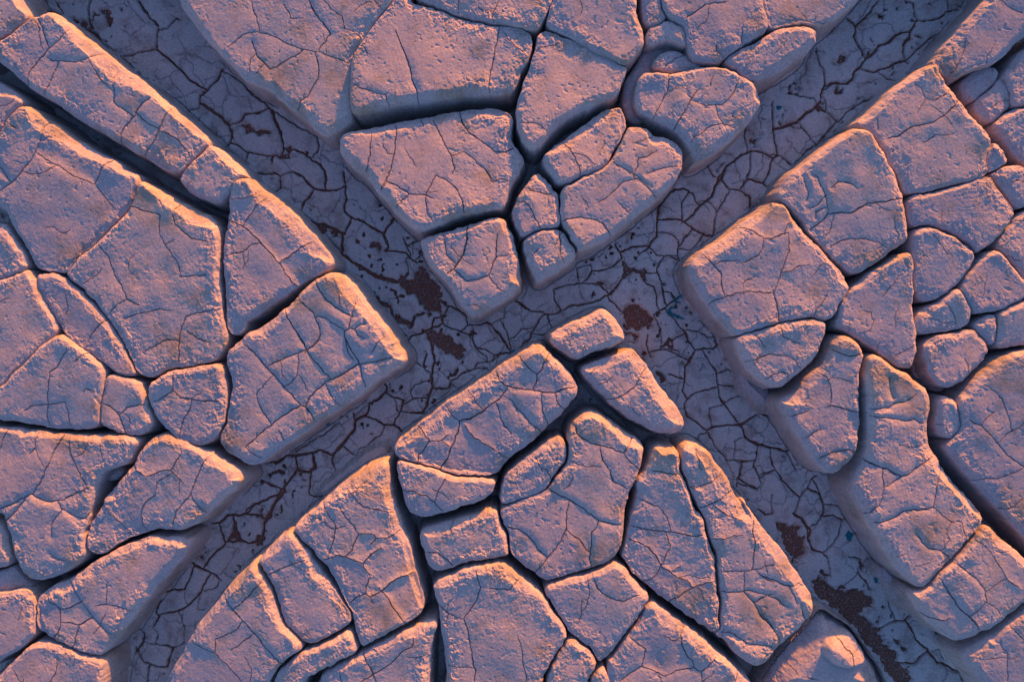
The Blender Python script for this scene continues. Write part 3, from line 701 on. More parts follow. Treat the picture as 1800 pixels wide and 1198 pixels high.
FCRACK_DATA = """
a1 3 340,0 370,50 400,80
a1 3 200,20 260,50 330,70 380,90
a1 7 870,0 900,50 950,110 1000,160 990,230 990,300
a1 5 1010,185 1060,180 1090,140 1110,110 1135,120
a1 6 990,305 920,325 850,345 780,360
a1 7 990,310 1050,360 1120,420 1180,490 1250,540 1300,565
a1 8 1400,430 1370,500 1310,565 1260,610 1260,650 1330,690 1400,740 1450,800 1465,870 1430,925
a1 5 1450,795 1510,770 1550,730 1620,710 1700,685
a1 6 1715,690 1730,750 1760,800 1780,870 1790,940 1770,990
a1 3 1430,455 1530,520 1590,600 1700,680
a1 3 1250,680 1200,690 1160,735
a1 2.5 1360,840 1370,890 1420,930
a1 4 1440,900 1500,920 1560,960 1650,975 1750,985
a1 4 1560,1000 1530,1080 1570,1120
a1 9 570,0 550,60 560,120 580,180
b1 5 0,720 70,715 155,685
b1 7 175,700 190,760 230,830 240,900 240,935
b1 6 240,935 310,940 370,965 415,1000
b1 4 415,1000 455,960 465,900
b1 7 415,1010 470,1040 500,1080 510,1140 510,1198
b1 4 0,540 60,600 150,680 250,740 330,800 450,860
b1 3 35,1105 100,1095 180,1095 220,1115 220,1190
b2 7 620,40 625,90 640,130
b2 7 640,130 570,160 500,160 445,150 400,110 370,70
b2 6 640,140 640,210 630,290 660,320
b2 6 440,150 410,200 370,240 350,290 345,330
b2 6 345,330 400,350 450,370
b2 7 660,320 720,345 780,380 840,410 880,430
b2 7 945,310 930,360 900,400 880,430 890,480 910,510 890,540
b2 7 660,370 630,430
b2 11 450,370 520,390 580,410 620,430
b2 10 615,440 610,500 610,570 600,620 590,670
b2 11 610,560 680,610 740,650 800,690 880,720 960,745
b2 5 890,540 960,545 1010,550 1050,580 1090,620
b2 2.5 1020,590 1030,640 1035,690
b2 3.5 1000,460 1020,510 1060,490 1130,465
b2 3 1020,510 1050,570
b2 3 1090,590 1130,565
b2 2.5 40,60 110,60 180,45 220,70 300,40
b2 2.5 220,75 225,140 190,180
b2 4 1250,870 1310,900 1350,920 1400,950
b2 4 1255,1000 1250,960
b2 5 1030,1115 1060,1080 1130,1060 1190,1030
b2 6 1200,960 1180,1040 1180,1110 1190,1190
b2 4 1280,1020 1350,1045 1410,1075
b2 4 1360,1050 1410,1015 1470,1010 1530,990
b2 3 1555,1000 1610,1080 1650,1140 1690,1190
b2 3 1440,1020 1445,1100 1470,1160 1530,1165
b2 5 1700,850 1750,890 1799,920
b3 2.5 1030,70 1030,150 1060,190 1110,225 1150,255
b3 7 1150,20 1190,90 1200,200 1180,290 1185,360 1160,430 1150,480 1125,520
b3 7 880,325 900,360 890,390 850,430 790,470 780,520 760,545
b3 5 890,395 950,425 1005,440 990,490 960,550 940,600
b3 4 1005,465 1060,440 1130,425 1155,430
b3 6 760,545 820,565 880,600 940,600 980,620 1005,655
b3 9 760,545 700,570 690,630 640,690 600,740 550,790
b3 5 685,525 690,570
b3 8 550,790 480,760 400,780 330,795 260,800 190,840 160,830
b3 4 550,800 550,850 570,890 560,920 510,950
b3 4 630,740 670,780 720,795
b3 8 320,810 330,880 300,930 250,990 215,1040 180,1110 150,1190
b3 10 330,890 400,900 440,870 440,850
b3 7 105,955 160,985 220,1000
b3 5 215,1045 130,1070 60,1110 10,1160
b3 4 420,910 410,980 400,1030 440,1060 480,1050
b3 3.5 1180,370 1240,370 1290,370 1310,330 1380,270 1450,245 1500,240 1560,255
b3 2.5 320,780 400,710 500,660 580,600
b3 2.5 880,610 850,670 800,700 780,740 720,750
b3 2.5 1050,390 1080,350 1130,330 1165,325
b3 2.5 960,510 1050,520 1120,515
b3 3 1650,0 1690,120
b3 3 1700,150 1640,145 1580,155
b3 3 1530,165 1460,120 1440,50
b3 3 1740,130 1780,90 1799,60
b3 3 850,820 840,760
b3 2.5 1620,140 1560,200 1480,210
a4 7 1430,140 1520,145 1600,140
a4 5 1547,120 1600,80 1660,50 1740,30
a4 9 1799,0 1750,50 1710,120 1690,150 1670,200 1665,300
a4 6 1330,195 1380,195 1400,260 1420,320
a4 7 1420,320 1500,310 1560,320 1640,320
a4 9 1470,180 1480,240 1440,300
a4 5 1420,330 1370,370 1320,420 1280,480
a4 9 1160,410 1220,460 1310,500 1400,560
a4 7 1210,480 1190,550 1160,610 1080,625 1020,640 1000,700 985,760 1000,790 970,850
a4 5 1000,780 1060,760 1120,755 1200,700 1260,640 1310,540
a4 2.5 1155,620 1160,680
a4 2.5 1265,630 1350,615
a4 2.5 1125,760 1160,850 1165,900
a4 2 1250,660 1250,740 1290,740
a4 3 970,850 1000,900 970,960
a4 6 790,880 830,885 880,865 910,890 900,950 860,1010
a4 7 860,1015 900,1060 970,1100 1050,1105 1080,1030 1090,980 1040,970 980,960
a4 7 940,1110 930,1198
a4 3 640,1040 660,1120
a4 3 1100,980 1160,955
c1 5 1799,1000 1730,960 1660,950 1590,980 1520,1040 1460,1110 1430,1180
c1 4 1385,1010 1390,1060 1420,1110
c1 3 1470,1140 1500,1180
c1 3 1310,1030 1400,960
c2 6 1510,0 1470,80 1430,130 1410,200 1340,250 1290,310 1240,355
c2 5 1240,148 1290,180 1310,230 1340,250
c2 6 1075,345 1150,340 1220,350 1260,380 1310,410 1360,440 1415,445
c2 3 1220,340 1220,280 1225,230
c2 4 1290,400 1240,460 1210,510
c2 6 1180,150 1120,200 1085,240 1070,300 1060,360 1060,450 1010,510 960,510 900,520 850,540
c2 4 1480,95 1520,150 1580,160 1650,190 1665,260
c2 3 1520,170 1480,240 1440,290 1430,360 1430,400
c2 2.5 1370,220 1440,280
c2 3.5 1640,60 1600,150
c2 4 1640,90 1700,110 1735,115 1770,150
c2 4 1780,0 1760,70 1735,115
c2 2.5 1110,420 1160,440 1195,480 1200,530
c2 2.5 1220,530 1280,535 1330,490
c2 6 800,500 830,560
c2 4 835,590 780,640 700,665 650,670
c2 2.5 640,620 655,670 620,720 580,745
c2 2.5 555,650 560,720 570,750
c2 3.5 700,755 570,750 480,755 410,790 410,850
c2 3 1010,520 1060,565 1110,575 1190,570
c2 4 1110,580 1060,650 1090,740 1105,800 1105,860
c2 3 990,680 1060,680
c2 3 1010,520 950,570
c2 5 850,710 800,770 750,820 700,850 650,870 590,880 520,890 480,910
c2 3.5 750,830 790,880 830,930
c2 3.5 980,730 1040,770 1060,830 1060,890
c2 4.5 1045,945 1100,910 1160,870 1180,850
c2 2.5 1120,795 1150,800 1165,850
c2 2.5 1050,960 1085,1030 1090,1100
c2 3 1130,930 1190,1000 1240,1050 1260,1120 1300,1160
c2 2.5 1250,1045 1330,1050 1390,1090 1430,1080
c2 2.5 1060,1170 1120,1165 1200,1170
c2 3 1210,600 1240,640 1250,680
c2 3 1130,570 1200,600
c2 3.5 470,910 420,940 340,950 280,1030 260,1090 210,1140 170,1190
c2 2.5 370,970 400,1045
c2 3.5 160,850 220,890 260,920 340,930
c2 3.5 0,1000 60,1060 130,1170
c2 2.5 160,1090 210,1040 270,1030
c2 2.5 275,1070 370,1075
c2 2 100,870 100,960 60,980
c3 4.5 1225,0 1260,70 1305,120 1370,115 1420,120 1440,90
c3 5 1305,125 1280,180 1245,240 1240,320 1225,380 1250,430
c3 3.5 1085,120 1150,135 1210,165 1270,185
c3 4 1350,125 1390,200 1440,270 1450,350 1460,420
c3 2.5 1450,280 1510,245
c3 2.5 1450,345 1540,350 1590,325
c3 4 1300,400 1350,385 1440,360
c3 4 1300,400 1260,440 1240,470
c3 2.5 1500,460 1550,430 1620,405
c3 5 1490,470 1530,530 1580,590
c3 5 1380,635 1430,610 1500,605 1590,600 1650,570 1720,520
c3 3.5 1570,270 1600,330 1650,380 1670,440 1720,520
c3 3 1720,520 1799,545
c3 4 1250,540 1310,580 1380,635
c3 3 1380,640 1420,720 1500,820 1560,825 1640,830 1690,820
c3 3 1320,710 1330,670
c3 7 1600,600 1620,680 1700,725 1799,745
c3 2.5 1400,490 1395,540 1410,610
c3 3.5 1700,730 1690,820 1675,860 1720,940 1799,890
c3 2.5 1590,680 1560,700 1555,750
c3 4 1590,850 1580,920 1570,990
c3 3 1590,970 1640,990 1700,1010
c3 4 1140,275 1230,310
c3 2.5 1160,60 1160,130
c3 4 1000,30 1000,100 1020,170
c3 5 1700,1130 1750,1170 1799,1160
c3 3 1790,1040 1785,1100
d1 8 680,110 740,160 730,230 760,300 800,370
d1 3.5 740,160 800,110 840,50 880,0
d1 8 800,370 860,330 880,290 950,260 1000,210 1080,205
d1 6 1050,0 1105,20 1110,90 1130,130
d1 6 1120,130 1200,125 1270,110 1320,70 1390,65
d1 5 1325,0 1325,70
d1 7 1120,130 1085,200 1080,240 1035,290 1040,370 1070,400
d1 7 800,375 770,420 730,450 715,500 680,530 620,520 550,540
d1 6 780,435 850,450 930,430 1000,400 1060,380
d1 3 880,460 940,500 1030,525
d1 6 490,300 500,380 530,440 545,520 520,600 520,640
d1 3.5 1060,380 1130,310 1190,265 1250,215
d1 2.5 1190,270 1240,285
d1 4 300,590 370,600 430,620 470,620
d1 4 545,640 550,700 600,750 640,780
d1 4 550,560 600,530
d1 3 670,720 740,670 820,630 900,625
d1 6 210,640 215,720 210,830 230,920 240,980
d1 3.5 380,780 430,850 490,915
d1 3.5 490,915 540,860 600,790
d1 10 520,640 470,690 420,720 360,770 290,800 230,810
d1 4 80,950 150,965 230,980 290,1000 340,1060
d1 3.5 75,960 70,1060 60,1120
d1 4 60,1130 150,1150 190,1190
d1 4 210,1000 190,1100 150,1150
d1 3 60,1135 20,1190
d1 3 350,1040 420,960 490,915
d1 4 0,990 40,960 75,950
d1 4 35,790 30,870
d2 3 60,200 75,260 80,290
d3 4 0,590 20,590 60,570 120,530
d3 5 60,400 90,460 130,520 220,560
d3 6 60,690 120,720 200,740 300,770 340,735
d3 3 300,775 330,830 365,890
d3 3.5 120,730 110,800 90,870 130,930 140,970
d3 3 0,840 60,830 105,825
d3 3 140,920 220,885
d3 4.5 190,780 210,850 270,940 340,1020 385,1060
d3 4 385,1060 430,1000 450,950 490,920
d3 4 385,1060 370,1110 350,1170
d3 4 20,860 0,940 60,980 120,1005
d3 3.5 490,980 520,1050 540,1100 530,1160
d3 2.5 540,1100 640,1110
d4 5 500,0 540,75 530,140 500,190 450,220
d4 9 345,135 390,170 420,210 450,240
d4 4 540,150 590,145 650,170 720,150
d4 5 650,180 640,260 600,320 560,360 530,380
d4 6 430,230 440,300 470,370
d4 3.5 540,390 570,440 575,530
d4 3 690,400 770,430
d4 3 770,430 740,520 690,570 640,610
d4 4 750,510 800,560 820,600
d4 3.5 940,680 970,750 990,810
d4 5 1060,820 1090,870 1130,940 1180,990 1200,1000
d4 8 1200,1000 1150,1050 1120,1080 1000,1080
d4 5 1200,1010 1260,1080 1350,1110
d4 6 900,860 970,820 1050,810 1080,780
d4 4 1340,1110 1400,1140 1420,1198
d4 4 1160,760 1220,840 1270,930 1350,960
"""
PIT_DATA = """
a1 430,105 520,120 580,180 640,230 700,290 770,340 760,380 700,340 620,300 560,230 500,180
a1 620,60 660,40 700,60 690,100 640,95
a1 800,410 880,450 960,520 1060,590 1080,605 1000,605 900,540 850,480
a1 1490,790 1550,755 1580,790 1620,820 1720,845 1710,880 1650,850 1560,830
b1 0,760 60,790 150,800 165,845 120,860 0,840
b1 240,950 290,960 320,990 290,1020 220,1020 200,990
b2 400,380 500,375 590,410 600,460 540,450 480,440 490,470 440,430
b2 700,450 750,460 770,490 760,520 700,500
b2 780,480 840,480 870,510 860,540 800,520
b2 1100,620 1160,660 1230,740 1260,830 1250,930 1170,950 1130,900 1080,850 1010,820 970,760 990,700 1060,700
b2 770,800 860,850 960,910 1070,1005 1055,1040 970,990 890,920 810,860
b2 1150,1060 1250,1040 1330,1090 1430,1170 1380,1198 1380,1245 1250,1215 1170,1140
c1 1620,870 1690,840 1750,855 1720,890 1695,930 1660,910
c1 1420,1060 1490,1020 1470,1070 1440,1090
c2 800,485 860,490 850,515 815,510
c2 820,590 870,585 900,635 990,645 990,690 1005,745 950,710 900,690 840,710
c2 875,860 950,860 1000,910 1040,970 1020,1030 940,1060 850,1030 820,920
c2 860,1055 960,1090 940,1140 880,1110
c3 870,0 960,30 940,90 915,70
c3 1000,190 1080,260 1140,290 1090,330 1040,260
c3 1270,440 1310,470 1340,505 1290,520
c3 1160,345 1210,330 1200,370 1170,370
d1 590,400 640,310 680,295 695,340 640,410
d1 465,650 530,640 545,700 480,705
d1 235,740 290,790 350,775 330,800 260,808
d1 245,670 270,645 310,700 290,712
d1 40,870 130,835 170,855 145,890 100,945 60,905
d4 230,190 340,190 390,220 410,300 440,390 340,460 280,370
d4 440,560 500,535 600,590 680,610 740,600 800,620 880,705 860,745 780,770 840,820 900,860 940,940 1000,1020 1010,1070 1080,1090 1130,1300 1050,1300 900,1100 820,980 740,880 640,810 560,730 470,650
d4 770,440 830,480 810,520 785,490
d4 950,895 1000,930 1060,980 1090,1020 1040,1015 980,940
a4 1570,145 1650,120 1690,135 1670,180 1600,160
a4 1240,420 1290,365 1325,352 1270,435
a4 1460,180 1500,185 1490,250 1550,295 1570,320 1430,305 1470,250
"""


BLOCKS = []
for ln in BLOCK_DATA.strip().split('\n'):
    h_, p_, l_ = ln.split('|'); BLOCKS.append((float(h_), chaikin(parse(p_), 2), l_))
def read_cracks(s):
    r_ = []
    for ln in s.strip().split('\n'):
        t_, w_, rest = ln.split(' ', 2); r_.append((float(w_), parse(t_ + ' ' + rest)))
    return r_
BCR = read_cracks(BCRACK_DATA); FCR = read_cracks(FCRACK_DATA)
def join_ends(CR, reach):
    """run free crack ends on into the nearest other crack"""
    out_ = []
    for k_, (w_, P_) in enumerate(CR):
        Q_ = P_
        for end in (0, 1):
            p = P_[-1] if end else P_[0]; q0 = P_[-2] if end else P_[1]
            best = (reach, None); dirv = (p - q0) / (np.hypot(*(p - q0)) + 1e-6)
            for m_, (w2, R_) in enumerate(CR):
                if m_ == k_: continue
                if p[0] < R_[:, 0].min() - reach or p[0] > R_[:, 0].max() + reach or p[1] < R_[:, 1].min() - reach or p[1] > R_[:, 1].max() + reach: continue
                for s_ in range(len(R_) - 1):
                    ab = R_[s_ + 1] - R_[s_]; t_ = np.clip(((p - R_[s_]) @ ab) / (ab @ ab + 1e-9), 0, 1)
                    c_ = R_[s_] + t_ * ab; d_ = float(np.hypot(*(c_ - p)))
                    if d_ < 0.8: best = (0.0, None)
                    elif d_ < best[0] and ((c_ - p) @ dirv) / d_ > 0.2: best = (d_, c_)
            if best[1] is not None:
                Q_ = np.vstack([Q_, best[1][None]]) if end else np.vstack([best[1][None], Q_])
        out_.append((w_, Q_.astype(np.float32)))
    return out_
BCR = join_ends(BCR, 8.0); FCR = join_ends(FCR, 26.0)
PITS = [parse(l) for l in PIT_DATA.strip().split('\n')]

ST = 0.8      # grid step in photo pixels
TS = 8.0      # horizontal run of a block's steep side
rng = random.Random(5)

def label_plates(blockmask, st):
    """flood fill of the coarse mask into plates"""
    H_, W_ = blockmask.shape; lab = np.zeros((H_, W_), np.int32); n_ = 0; sizes = [0]
    free = blockmask.tolist(); L = [[0] * W_ for _ in range(H_)]
    for j in range(H_):
        fj = free[j]
        for i in range(W_):
            if fj[i] and not L[j][i]:
                n_ += 1; stack = [(j, i)]; L[j][i] = n_; c = 0
                while stack:
                    y, x = stack.pop(); c += 1
                    for yy, xx in ((y + 1, x), (y - 1, x), (y, x + 1), (y, x - 1)):
                        if 0 <= yy < H_ and 0 <= xx < W_ and free[yy][xx] and not L[yy][xx]:
                            L[yy][xx] = n_; stack.append((yy, xx))
                sizes.append(c)
    return np.array(L, np.int32), sizes

NCS = 4.0
ncx = np.arange(-360, 2160, NCS, dtype=np.float32); ncy = np.arange(-460, 1560, NCS, dtype=np.float32)
NX, NY = np.meshgrid(ncx, ncy)
ND1 = np.full(NX.shape, 60.0, np.float32); ND2 = ND1.copy(); NI = np.full(NX.shape, -1, np.int32)
for bi_, (hf_, P_, _l) in enumerate(BLOCKS):
    if hf_ < 0.5: continue
    lo_ = P_.min(0) - 62; hi_ = P_.max(0) + 62
    i0, i1 = np.searchsorted(ncx, (lo_[0], hi_[0])); j0, j1 = np.searchsorted(ncy, (lo_[1], hi_[1]))
    sl = (slice(j0, j1), slice(i0, i1)); s_ = sdf(NX[sl], NY[sl], P_)
    less = s_ < ND1[sl]
    ND2[sl] = np.where(less, ND1[sl], np.minimum(ND2[sl], s_)); NI[sl] = np.where(less, bi_, NI[sl]); ND1[sl] = np.minimum(ND1[sl], s_)

def make_block(bi, hf, P, label):
    ztop = HB * hf; Hpx = ztop / U
    k = (ZC - ztop) / DC * U
    low = hf < 0.5
    T = TS if not low else 14.0
    lo = P.min(0) - T - 4; hi = P.max(0) + T + 4
    xs = axis(lo[0], hi[0], ST, -12, 1812); ys = axis(lo[1], hi[1], ST, -12, 1210)
    X, Y = np.meshgrid(xs, ys)
    # coarse signed distance
    cs = 2.5
    cx = np.arange(lo[0] - 8, hi[0] + 12, cs, dtype=np.float32); cy = np.arange(lo[1] - 8, hi[1] + 12, cs, dtype=np.float32)
    CX, CY = np.meshgrid(cx, cy); S = sdf(CX, CY, P)
    wx = 1.9 * vn(X, Y, 24, 1) + 1.1 * vn(X, Y, 9, 2) + 0.5 * vn(X, Y, 4.5, 3)
    wy = 1.9 * vn(X, Y, 24, 4) + 1.1 * vn(X, Y, 9, 5) + 0.5 * vn(X, Y, 4.5, 6)
    Xw, Yw = X + wx, Y + wy
    d = bilin(S, cx[0], cy[0], cs, Xw, Yw)
    d = d - 1.8
    ind = -d
    dn = bilin(np.where(NI == bi, ND2, ND1), ncx[0], ncy[0], NCS, X, Y)
    gap = dn - np.clip(ind, 0, None)
    gf = 0.30 + 0.70 * sst(gap, 4.0, 26.0)
    # cracks that belong to this block
    mycr = []
    for w, C in BCR:
        if C[:, 0].max() < lo[0] or C[:, 0].min() > hi[0] or C[:, 1].max() < lo[1] or C[:, 1].min() > hi[1]: continue
        s_ = bilin(S, cx[0], cy[0], cs, C[:, 0], C[:, 1])
        inside_box = (C[:, 0] > lo[0]) & (C[:, 0] < hi[0]) & (C[:, 1] > lo[1]) & (C[:, 1] < hi[1])
        if ((s_ < -4) & inside_box).mean() > 0.45: mycr.append((w, C))
    nx_ = int(max(1, ((d < 0) * 1.0).sum() * ST * ST / 26000)) if not low else 0
    r2 = random.Random(bi * 13 + 1)
    for _ in range(min(nx_, 9)):
        for _t in range(20):
            px, py = r2.uniform(lo[0], hi[0]), r2.uniform(lo[1], hi[1])
            if bilin(S, cx[0], cy[0], cs, np.array([px]), np.array([py]))[0] < -14 and -20 < px < 1820 and -20 < py < 1220: break
        th = r2.uniform(0, 6.28); pts = [(px, py)]
        for _k in range(r2.randint(3, 6)):
            th += r2.uniform(-.7, .7); px += 9 * math.cos(th); py += 9 * math.sin(th); pts.append((px, py))
        mycr.append((r2.uniform(0.5, 0.9), np.array(pts, np.float32)))
    dc = np.full(X.shape, 99.0, np.float32); groove = np.zeros(X.shape, np.float32); broad = np.zeros(X.shape, np.float32)
    cwx = X + 1.2 * vn(X, Y, 10, 7) + 0.8 * vn(X, Y, 4.5, 8); cwy = Y + 1.2 * vn(X, Y, 10, 9) + 0.8 * vn(X, Y, 4.5, 10)
    for sl, dd, wl, w in crackfield(xs, ys, cwx, cwy, mycr):
        if w > 1.0: dc[sl] = np.minimum(dc[sl], dd)
        groove[sl] = np.maximum(groove[sl], (2.2 + 3.0 * wl) * np.exp(-(dd / (0.18 * wl + 0.24)) ** 2))
        broad[sl] = np.maximum(broad[sl], (0.30 * w) * np.exp(-(dd / 6.5) ** 1.5))
    # edges that face the sun get a wider, deeper bevel to catch its light
    gyS, gxS = np.gradient(S)
    fx_ = bilin(gxS, cx[0], cy[0], cs, X, Y); fy_ = bilin(gyS, cx[0], cy[0], cs, X, Y)
    fs = sst((fx_ * math.sin(a) - fy_ * math.cos(a)) / cs, 0.15, 0.75) * sst(vn(X, Y, 120, 6), -0.9, 0.1)
    # bevel and side
    n90 = vn(X, Y, 85, bi % 5); 
    bw = (15 + 6 * n90) * (0.9 if not low else 2.0); br = (8.5 + 3.0 * vn(X, Y, 110, 2)) * gf * (1 + 0.45 * fs) if not low else 8.0; bw = bw * (0.35 + 0.65 * gf) * (0.85 + 0.75 * fs * gf)
    u = np.clip(ind / bw, 0, 1); u2 = np.clip(ind / 3.0, 0, 1)
    z = -br * (1 - u) ** 1.12 - 1.8 * gf * (1 - np.sqrt(np.clip(1 - (1 - u2) ** 2, 0, 1)))
    t = np.clip(d / T, 0, 1)
    zo = -(br + 1.8 * gf) - (Hpx + 8 - br - 1.8 * gf) * (1 - (1 - t) ** 1.15) + (4.5 * vn(X, Y, 16, 3) + 4.0 * fbm(X, Y, 6, 5, 2, 0.7)) * np.minimum(t * 6, 1) * (1 - t)
    z = np.where(d > 0, zo, z)
    top = sst(ind, -0.5, 3.5)
    # undulation, crust and flakes
    z = z + top * (1.7 * vn(X, Y, 75, 6) + 0.9 * vn(X, Y, 33, 7))
    edge_n = 6 * vn(X, Y, 15, 1) + 3.5 * vn(X, Y, 6, 2)
    cr = sst(ind - bw * 0.95 + edge_n, -1.0, 2.2)
    z = z + cr * (0.9 + 0.7 * vn(X, Y, 60, 3))
    fl = fbm(X, Y, 34, 4, 4, 0.6)
    ef = np.exp(-((ind - bw * 1.05) / 17) ** 2)
    rough = top * np.clip(0.08 + 0.5 * sst(vn(X, Y, 95, 5), -0.25, 0.5) * (0.35 + ef) + 0.6 * ef * sst(vn(X, Y, 50, 1), -0.5, 0.3), 0, 1.15)
    z = z + rough * (1.3 * sst(fl, 0.02, 0.09) + 1.0 * sst(fl, -0.28, -0.22) - 1.0)
    z = z + rough * (1.2 * fbm(X, Y, 7, 2, 3, 0.85))
    z = z + (top * 0.16 + 0.45 * np.exp(-((ind - bw * 0.55) / (bw * 0.5)) ** 2) * sst(vn(X, Y, 38, 0), -0.5, 0.3)) * fbm(X, Y, 5.5, 3, 2, 0.8)
    pits = sst(vn(X, Y, 6.5, 4), 0.62, 0.85) * sst(vn(X, Y, 70, 2), -0.2, 0.3)
    z = z - top * 0.8 * pits
    # the whole top leans, sunward near the top centre, to set its brightness
    c0 = P.mean(0); td = 1.3 * math.exp(-(((c0[0] - 880) / 330) ** 2 + ((c0[1] - 190) / 260) ** 2)) * 5.0 - 2.3 + r2.uniform(-0.7, 0.7)
    tk = math.tan(math.radians(td)) if not low else 0.0
    tx = math.tan(math.radians(r2.uniform(-1.2, 1.2)))
    z = z + np.clip(-tk * ((X - c0[0]) * math.sin(a) - (Y - c0[1]) * math.cos(a)) + tx * (X - c0[0]), -7, 7) * np.clip((ind + 4) / 10, 0, 1)
    # plates
    plates = None; nlab = 1
    G = None
    if not low:
        q = 2
        sub = (slice(None, None, q), slice(None, None, q))
        bm_ = (ind[sub] > 1.5) & (dc[sub] > 1.75)
        L, sizes = label_plates(bm_, q * ST)
        big = [i for i in range(1, len(sizes)) if sizes[i] * (q * ST) ** 2 > 420]
        keep = np.zeros(len(sizes), np.int32)
        for n_, i in enumerate(big): keep[i] = n_ + 1
        L = keep[L]; nlab = max(1, len(big))
        for _ in range(60):
            zmask = L == 0
            if not zmask.any(): break
            Lp = np.pad(L, 1)
            for (a0, a1) in ((0, 1), (2, 1), (1, 0), (1, 2)):
                nb = Lp[a0:a0 + L.shape[0], a1:a1 + L.shape[1]]
                L = np.where((L == 0) & (nb > 0), nb, L)
        L[L == 0] = 1
        plates = np.repeat(np.repeat(L, q, 0), q, 1)[:X.shape[0], :X.shape[1]]
        if nlab > 1:
            offs = np.array([0] + [r2.uniform(-1.4, 1.2) for _ in range(nlab)], np.float32)
            gx = np.array([0] + [r2.uniform(-.026, .026) for _ in range(nlab)], np.float32)
            gy = np.array([0] + [r2.uniform(-.026, .026) for _ in range(nlab)], np.float32)
            cxs = np.zeros(nlab + 1, np.float32); cys = np.zeros(nlab + 1, np.float32)
            for n_ in range(1, nlab + 1):
                m_ = plates == n_
                if m_.any(): cxs[n_] = X[m_].mean(); cys[n_] = Y[m_].mean()
            wgt = (1 - np.exp(-(dc / 6.5) ** 1.5)) * np.clip((ind + 2) / 8, 0, 1)
            z = z + wgt * np.clip(offs[plates] + gx[plates] * (X - cxs[plates]) + gy[plates] * (Y - cys[plates]), -3.5, 3.5)
    sidefade = np.clip(1 - d / (T * 0.8), 0, 1)
    z = z - broad * top
    zn = z - 0.05 * groove * sidefade
    z = z - groove * sidefade
    if 'cracked hump' in label:
        m_ = sdf(X, Y, chaikin(parse("d4 640,880 700,890 760,920 800,980 825,1050 810,1095 700,1110 620,1090 560,1050 520,1000 540,940"), 2)) + 0.6 * wx
        z = np.where(d < 0, z * 1.0 - np.clip(48 - ind, 0, 48) ** 1.2 * 0.30, z)
        hump = 15 * sst(-m_, -5, 10) - 3 * np.exp(-(m_ / 4) ** 2)
        z = z + hump; zn = z + 0.95 * groove * sidefade
    # world coordinates
    zw = ztop + z * U
    xw = (X - 900) * k; yw = -(Y - 599) * k
    gy_, gx_ = np.gradient(ztop + zn * U)
    dxs = np.gradient(xs * k); dys = np.gradient(-ys * k)
    N = np.stack([-gx_ / dxs[None, :], -gy_ / dys[:, None], np.ones_like(zw)], -1)
    N /= np.linalg.norm(N, axis=-1, keepdims=True)
    c = P.mean(0); cx0 = float((c[0] - 900) * k); cy0 = float(-(c[1] - 599) * k)
    root = link(bpy.data.objects.new("mud_block" if not low else "mud_ledge", None))
    root.empty_display_size = 0.05; root.location = (cx0, cy0, 0)
    tag(root, label, "mud block" if not low else "mud ledge", "raised mud blocks" if not low else "low mud ledges")
    co = np.stack([xw - cx0, yw - cy0, zw], -1).reshape(-1, 3); Nf = N.reshape(-1, 3)
    ny, nx = X.shape
    keepv = d < T * 0.985
    fm = keepv[:-1, :-1] & keepv[1:, :-1] & keepv[:-1, 1:] & keepv[1:, 1:]
    dm = (d[:-1, :-1] + d[1:, 1:]) * 0.5
    side = fm & (dm > 0.8); topm = fm & ~side
    gridmesh("side_wall", co, Nf, quads_of(nx, ny, side), M_SIDE, root)
    if nlab <= 1 or plates is None:
        gridmesh("top_crust", co, Nf, quads_of(nx, ny, topm), M_BLOCK, root)
    else:
        pf = plates[:-1, :-1]
        for n_ in range(1, nlab + 1):
            mm = topm & (pf == n_)
            if mm.sum() > 20: gridmesh("crust_plate", co, Nf, quads_of(nx, ny, mm), M_BLOCK, root)

for bi, (hf, P, lab) in enumerate(BLOCKS):
    make_block(bi, hf, P, lab)

# ------------------------------------------------------------------ channel floor
kf = ZC / DC * U
FS = 1.0
def far_axis(lo, hi, st):
    core = np.arange(lo, hi, st)
    g_ = []; x = 0; s_ = st
    while x < 15000: s_ *= 1.5; x += s_; g_.append(x)
    g_ = np.array(g_)
    return np.concatenate([(lo - g_)[::-1], core, core[-1] + g_]).astype(np.float32)
xs = far_axis(-30, 1832, FS); ys = far_axis(-30, 1230, FS)
X, Y = np.meshgrid(xs, ys)
cs = 4.0
cx = np.arange(-340, 2140, cs, dtype=np.float32); cy = np.arange(-340, 1540, cs, dtype=np.float32)
CX, CY = np.meshgrid(cx, cy); SB = np.full(CX.shape, 60.0, np.float32)
for hf, P, lab in BLOCKS:
    if hf < 0.5: continue
    s_ = (ZC - HB * hf) / ZC
    Q = (P - np.array([900, 599])) * s_ + np.array([900, 599])
    lo = Q.min(0) - 40; hi = Q.max(0) + 40
    i0, i1 = np.searchsorted(cx, (lo[0], hi[0])); j0, j1 = np.searchsorted(cy, (lo[1], hi[1]))
    sl = (slice(j0, j1), slice(i0, i1))
    SB[sl] = np.minimum(SB[sl], sdf(CX[sl], CY[sl], Q.astype(np.float32)))
db = bilin(SB, cx[0], cy[0], cs, X, Y)
infr = (X > -60) & (X < 1860) & (Y > -60) & (Y < 1260)
db = np.where((X > -340) & (X < 2130) & (Y > -340) & (Y < 1530), db, 60.0)
act = (db > -16)
z = 1.2 * vn(X, Y, 120, 1) + 0.7 * vn(X, Y, 40, 2)
out = np.clip(db - TS * 0.7, 0, 60)
z = z + 4 * np.exp(-(out / 4.0) ** 1.3) * (0.75 + 0.5 * vn(X, Y, 45, 3)) + 1.3 * vn(X, Y, 12, 4) * np.exp(-out / 10)
foot = 5.0 * np.exp(-((db - 9.5 - 1.5 * vn(X, Y, 22, 5) - 0.8 * vn(X, Y, 6, 1)) / 1.1) ** 2) * sst(vn(X, Y, 55, 0), -0.5, 0.1)
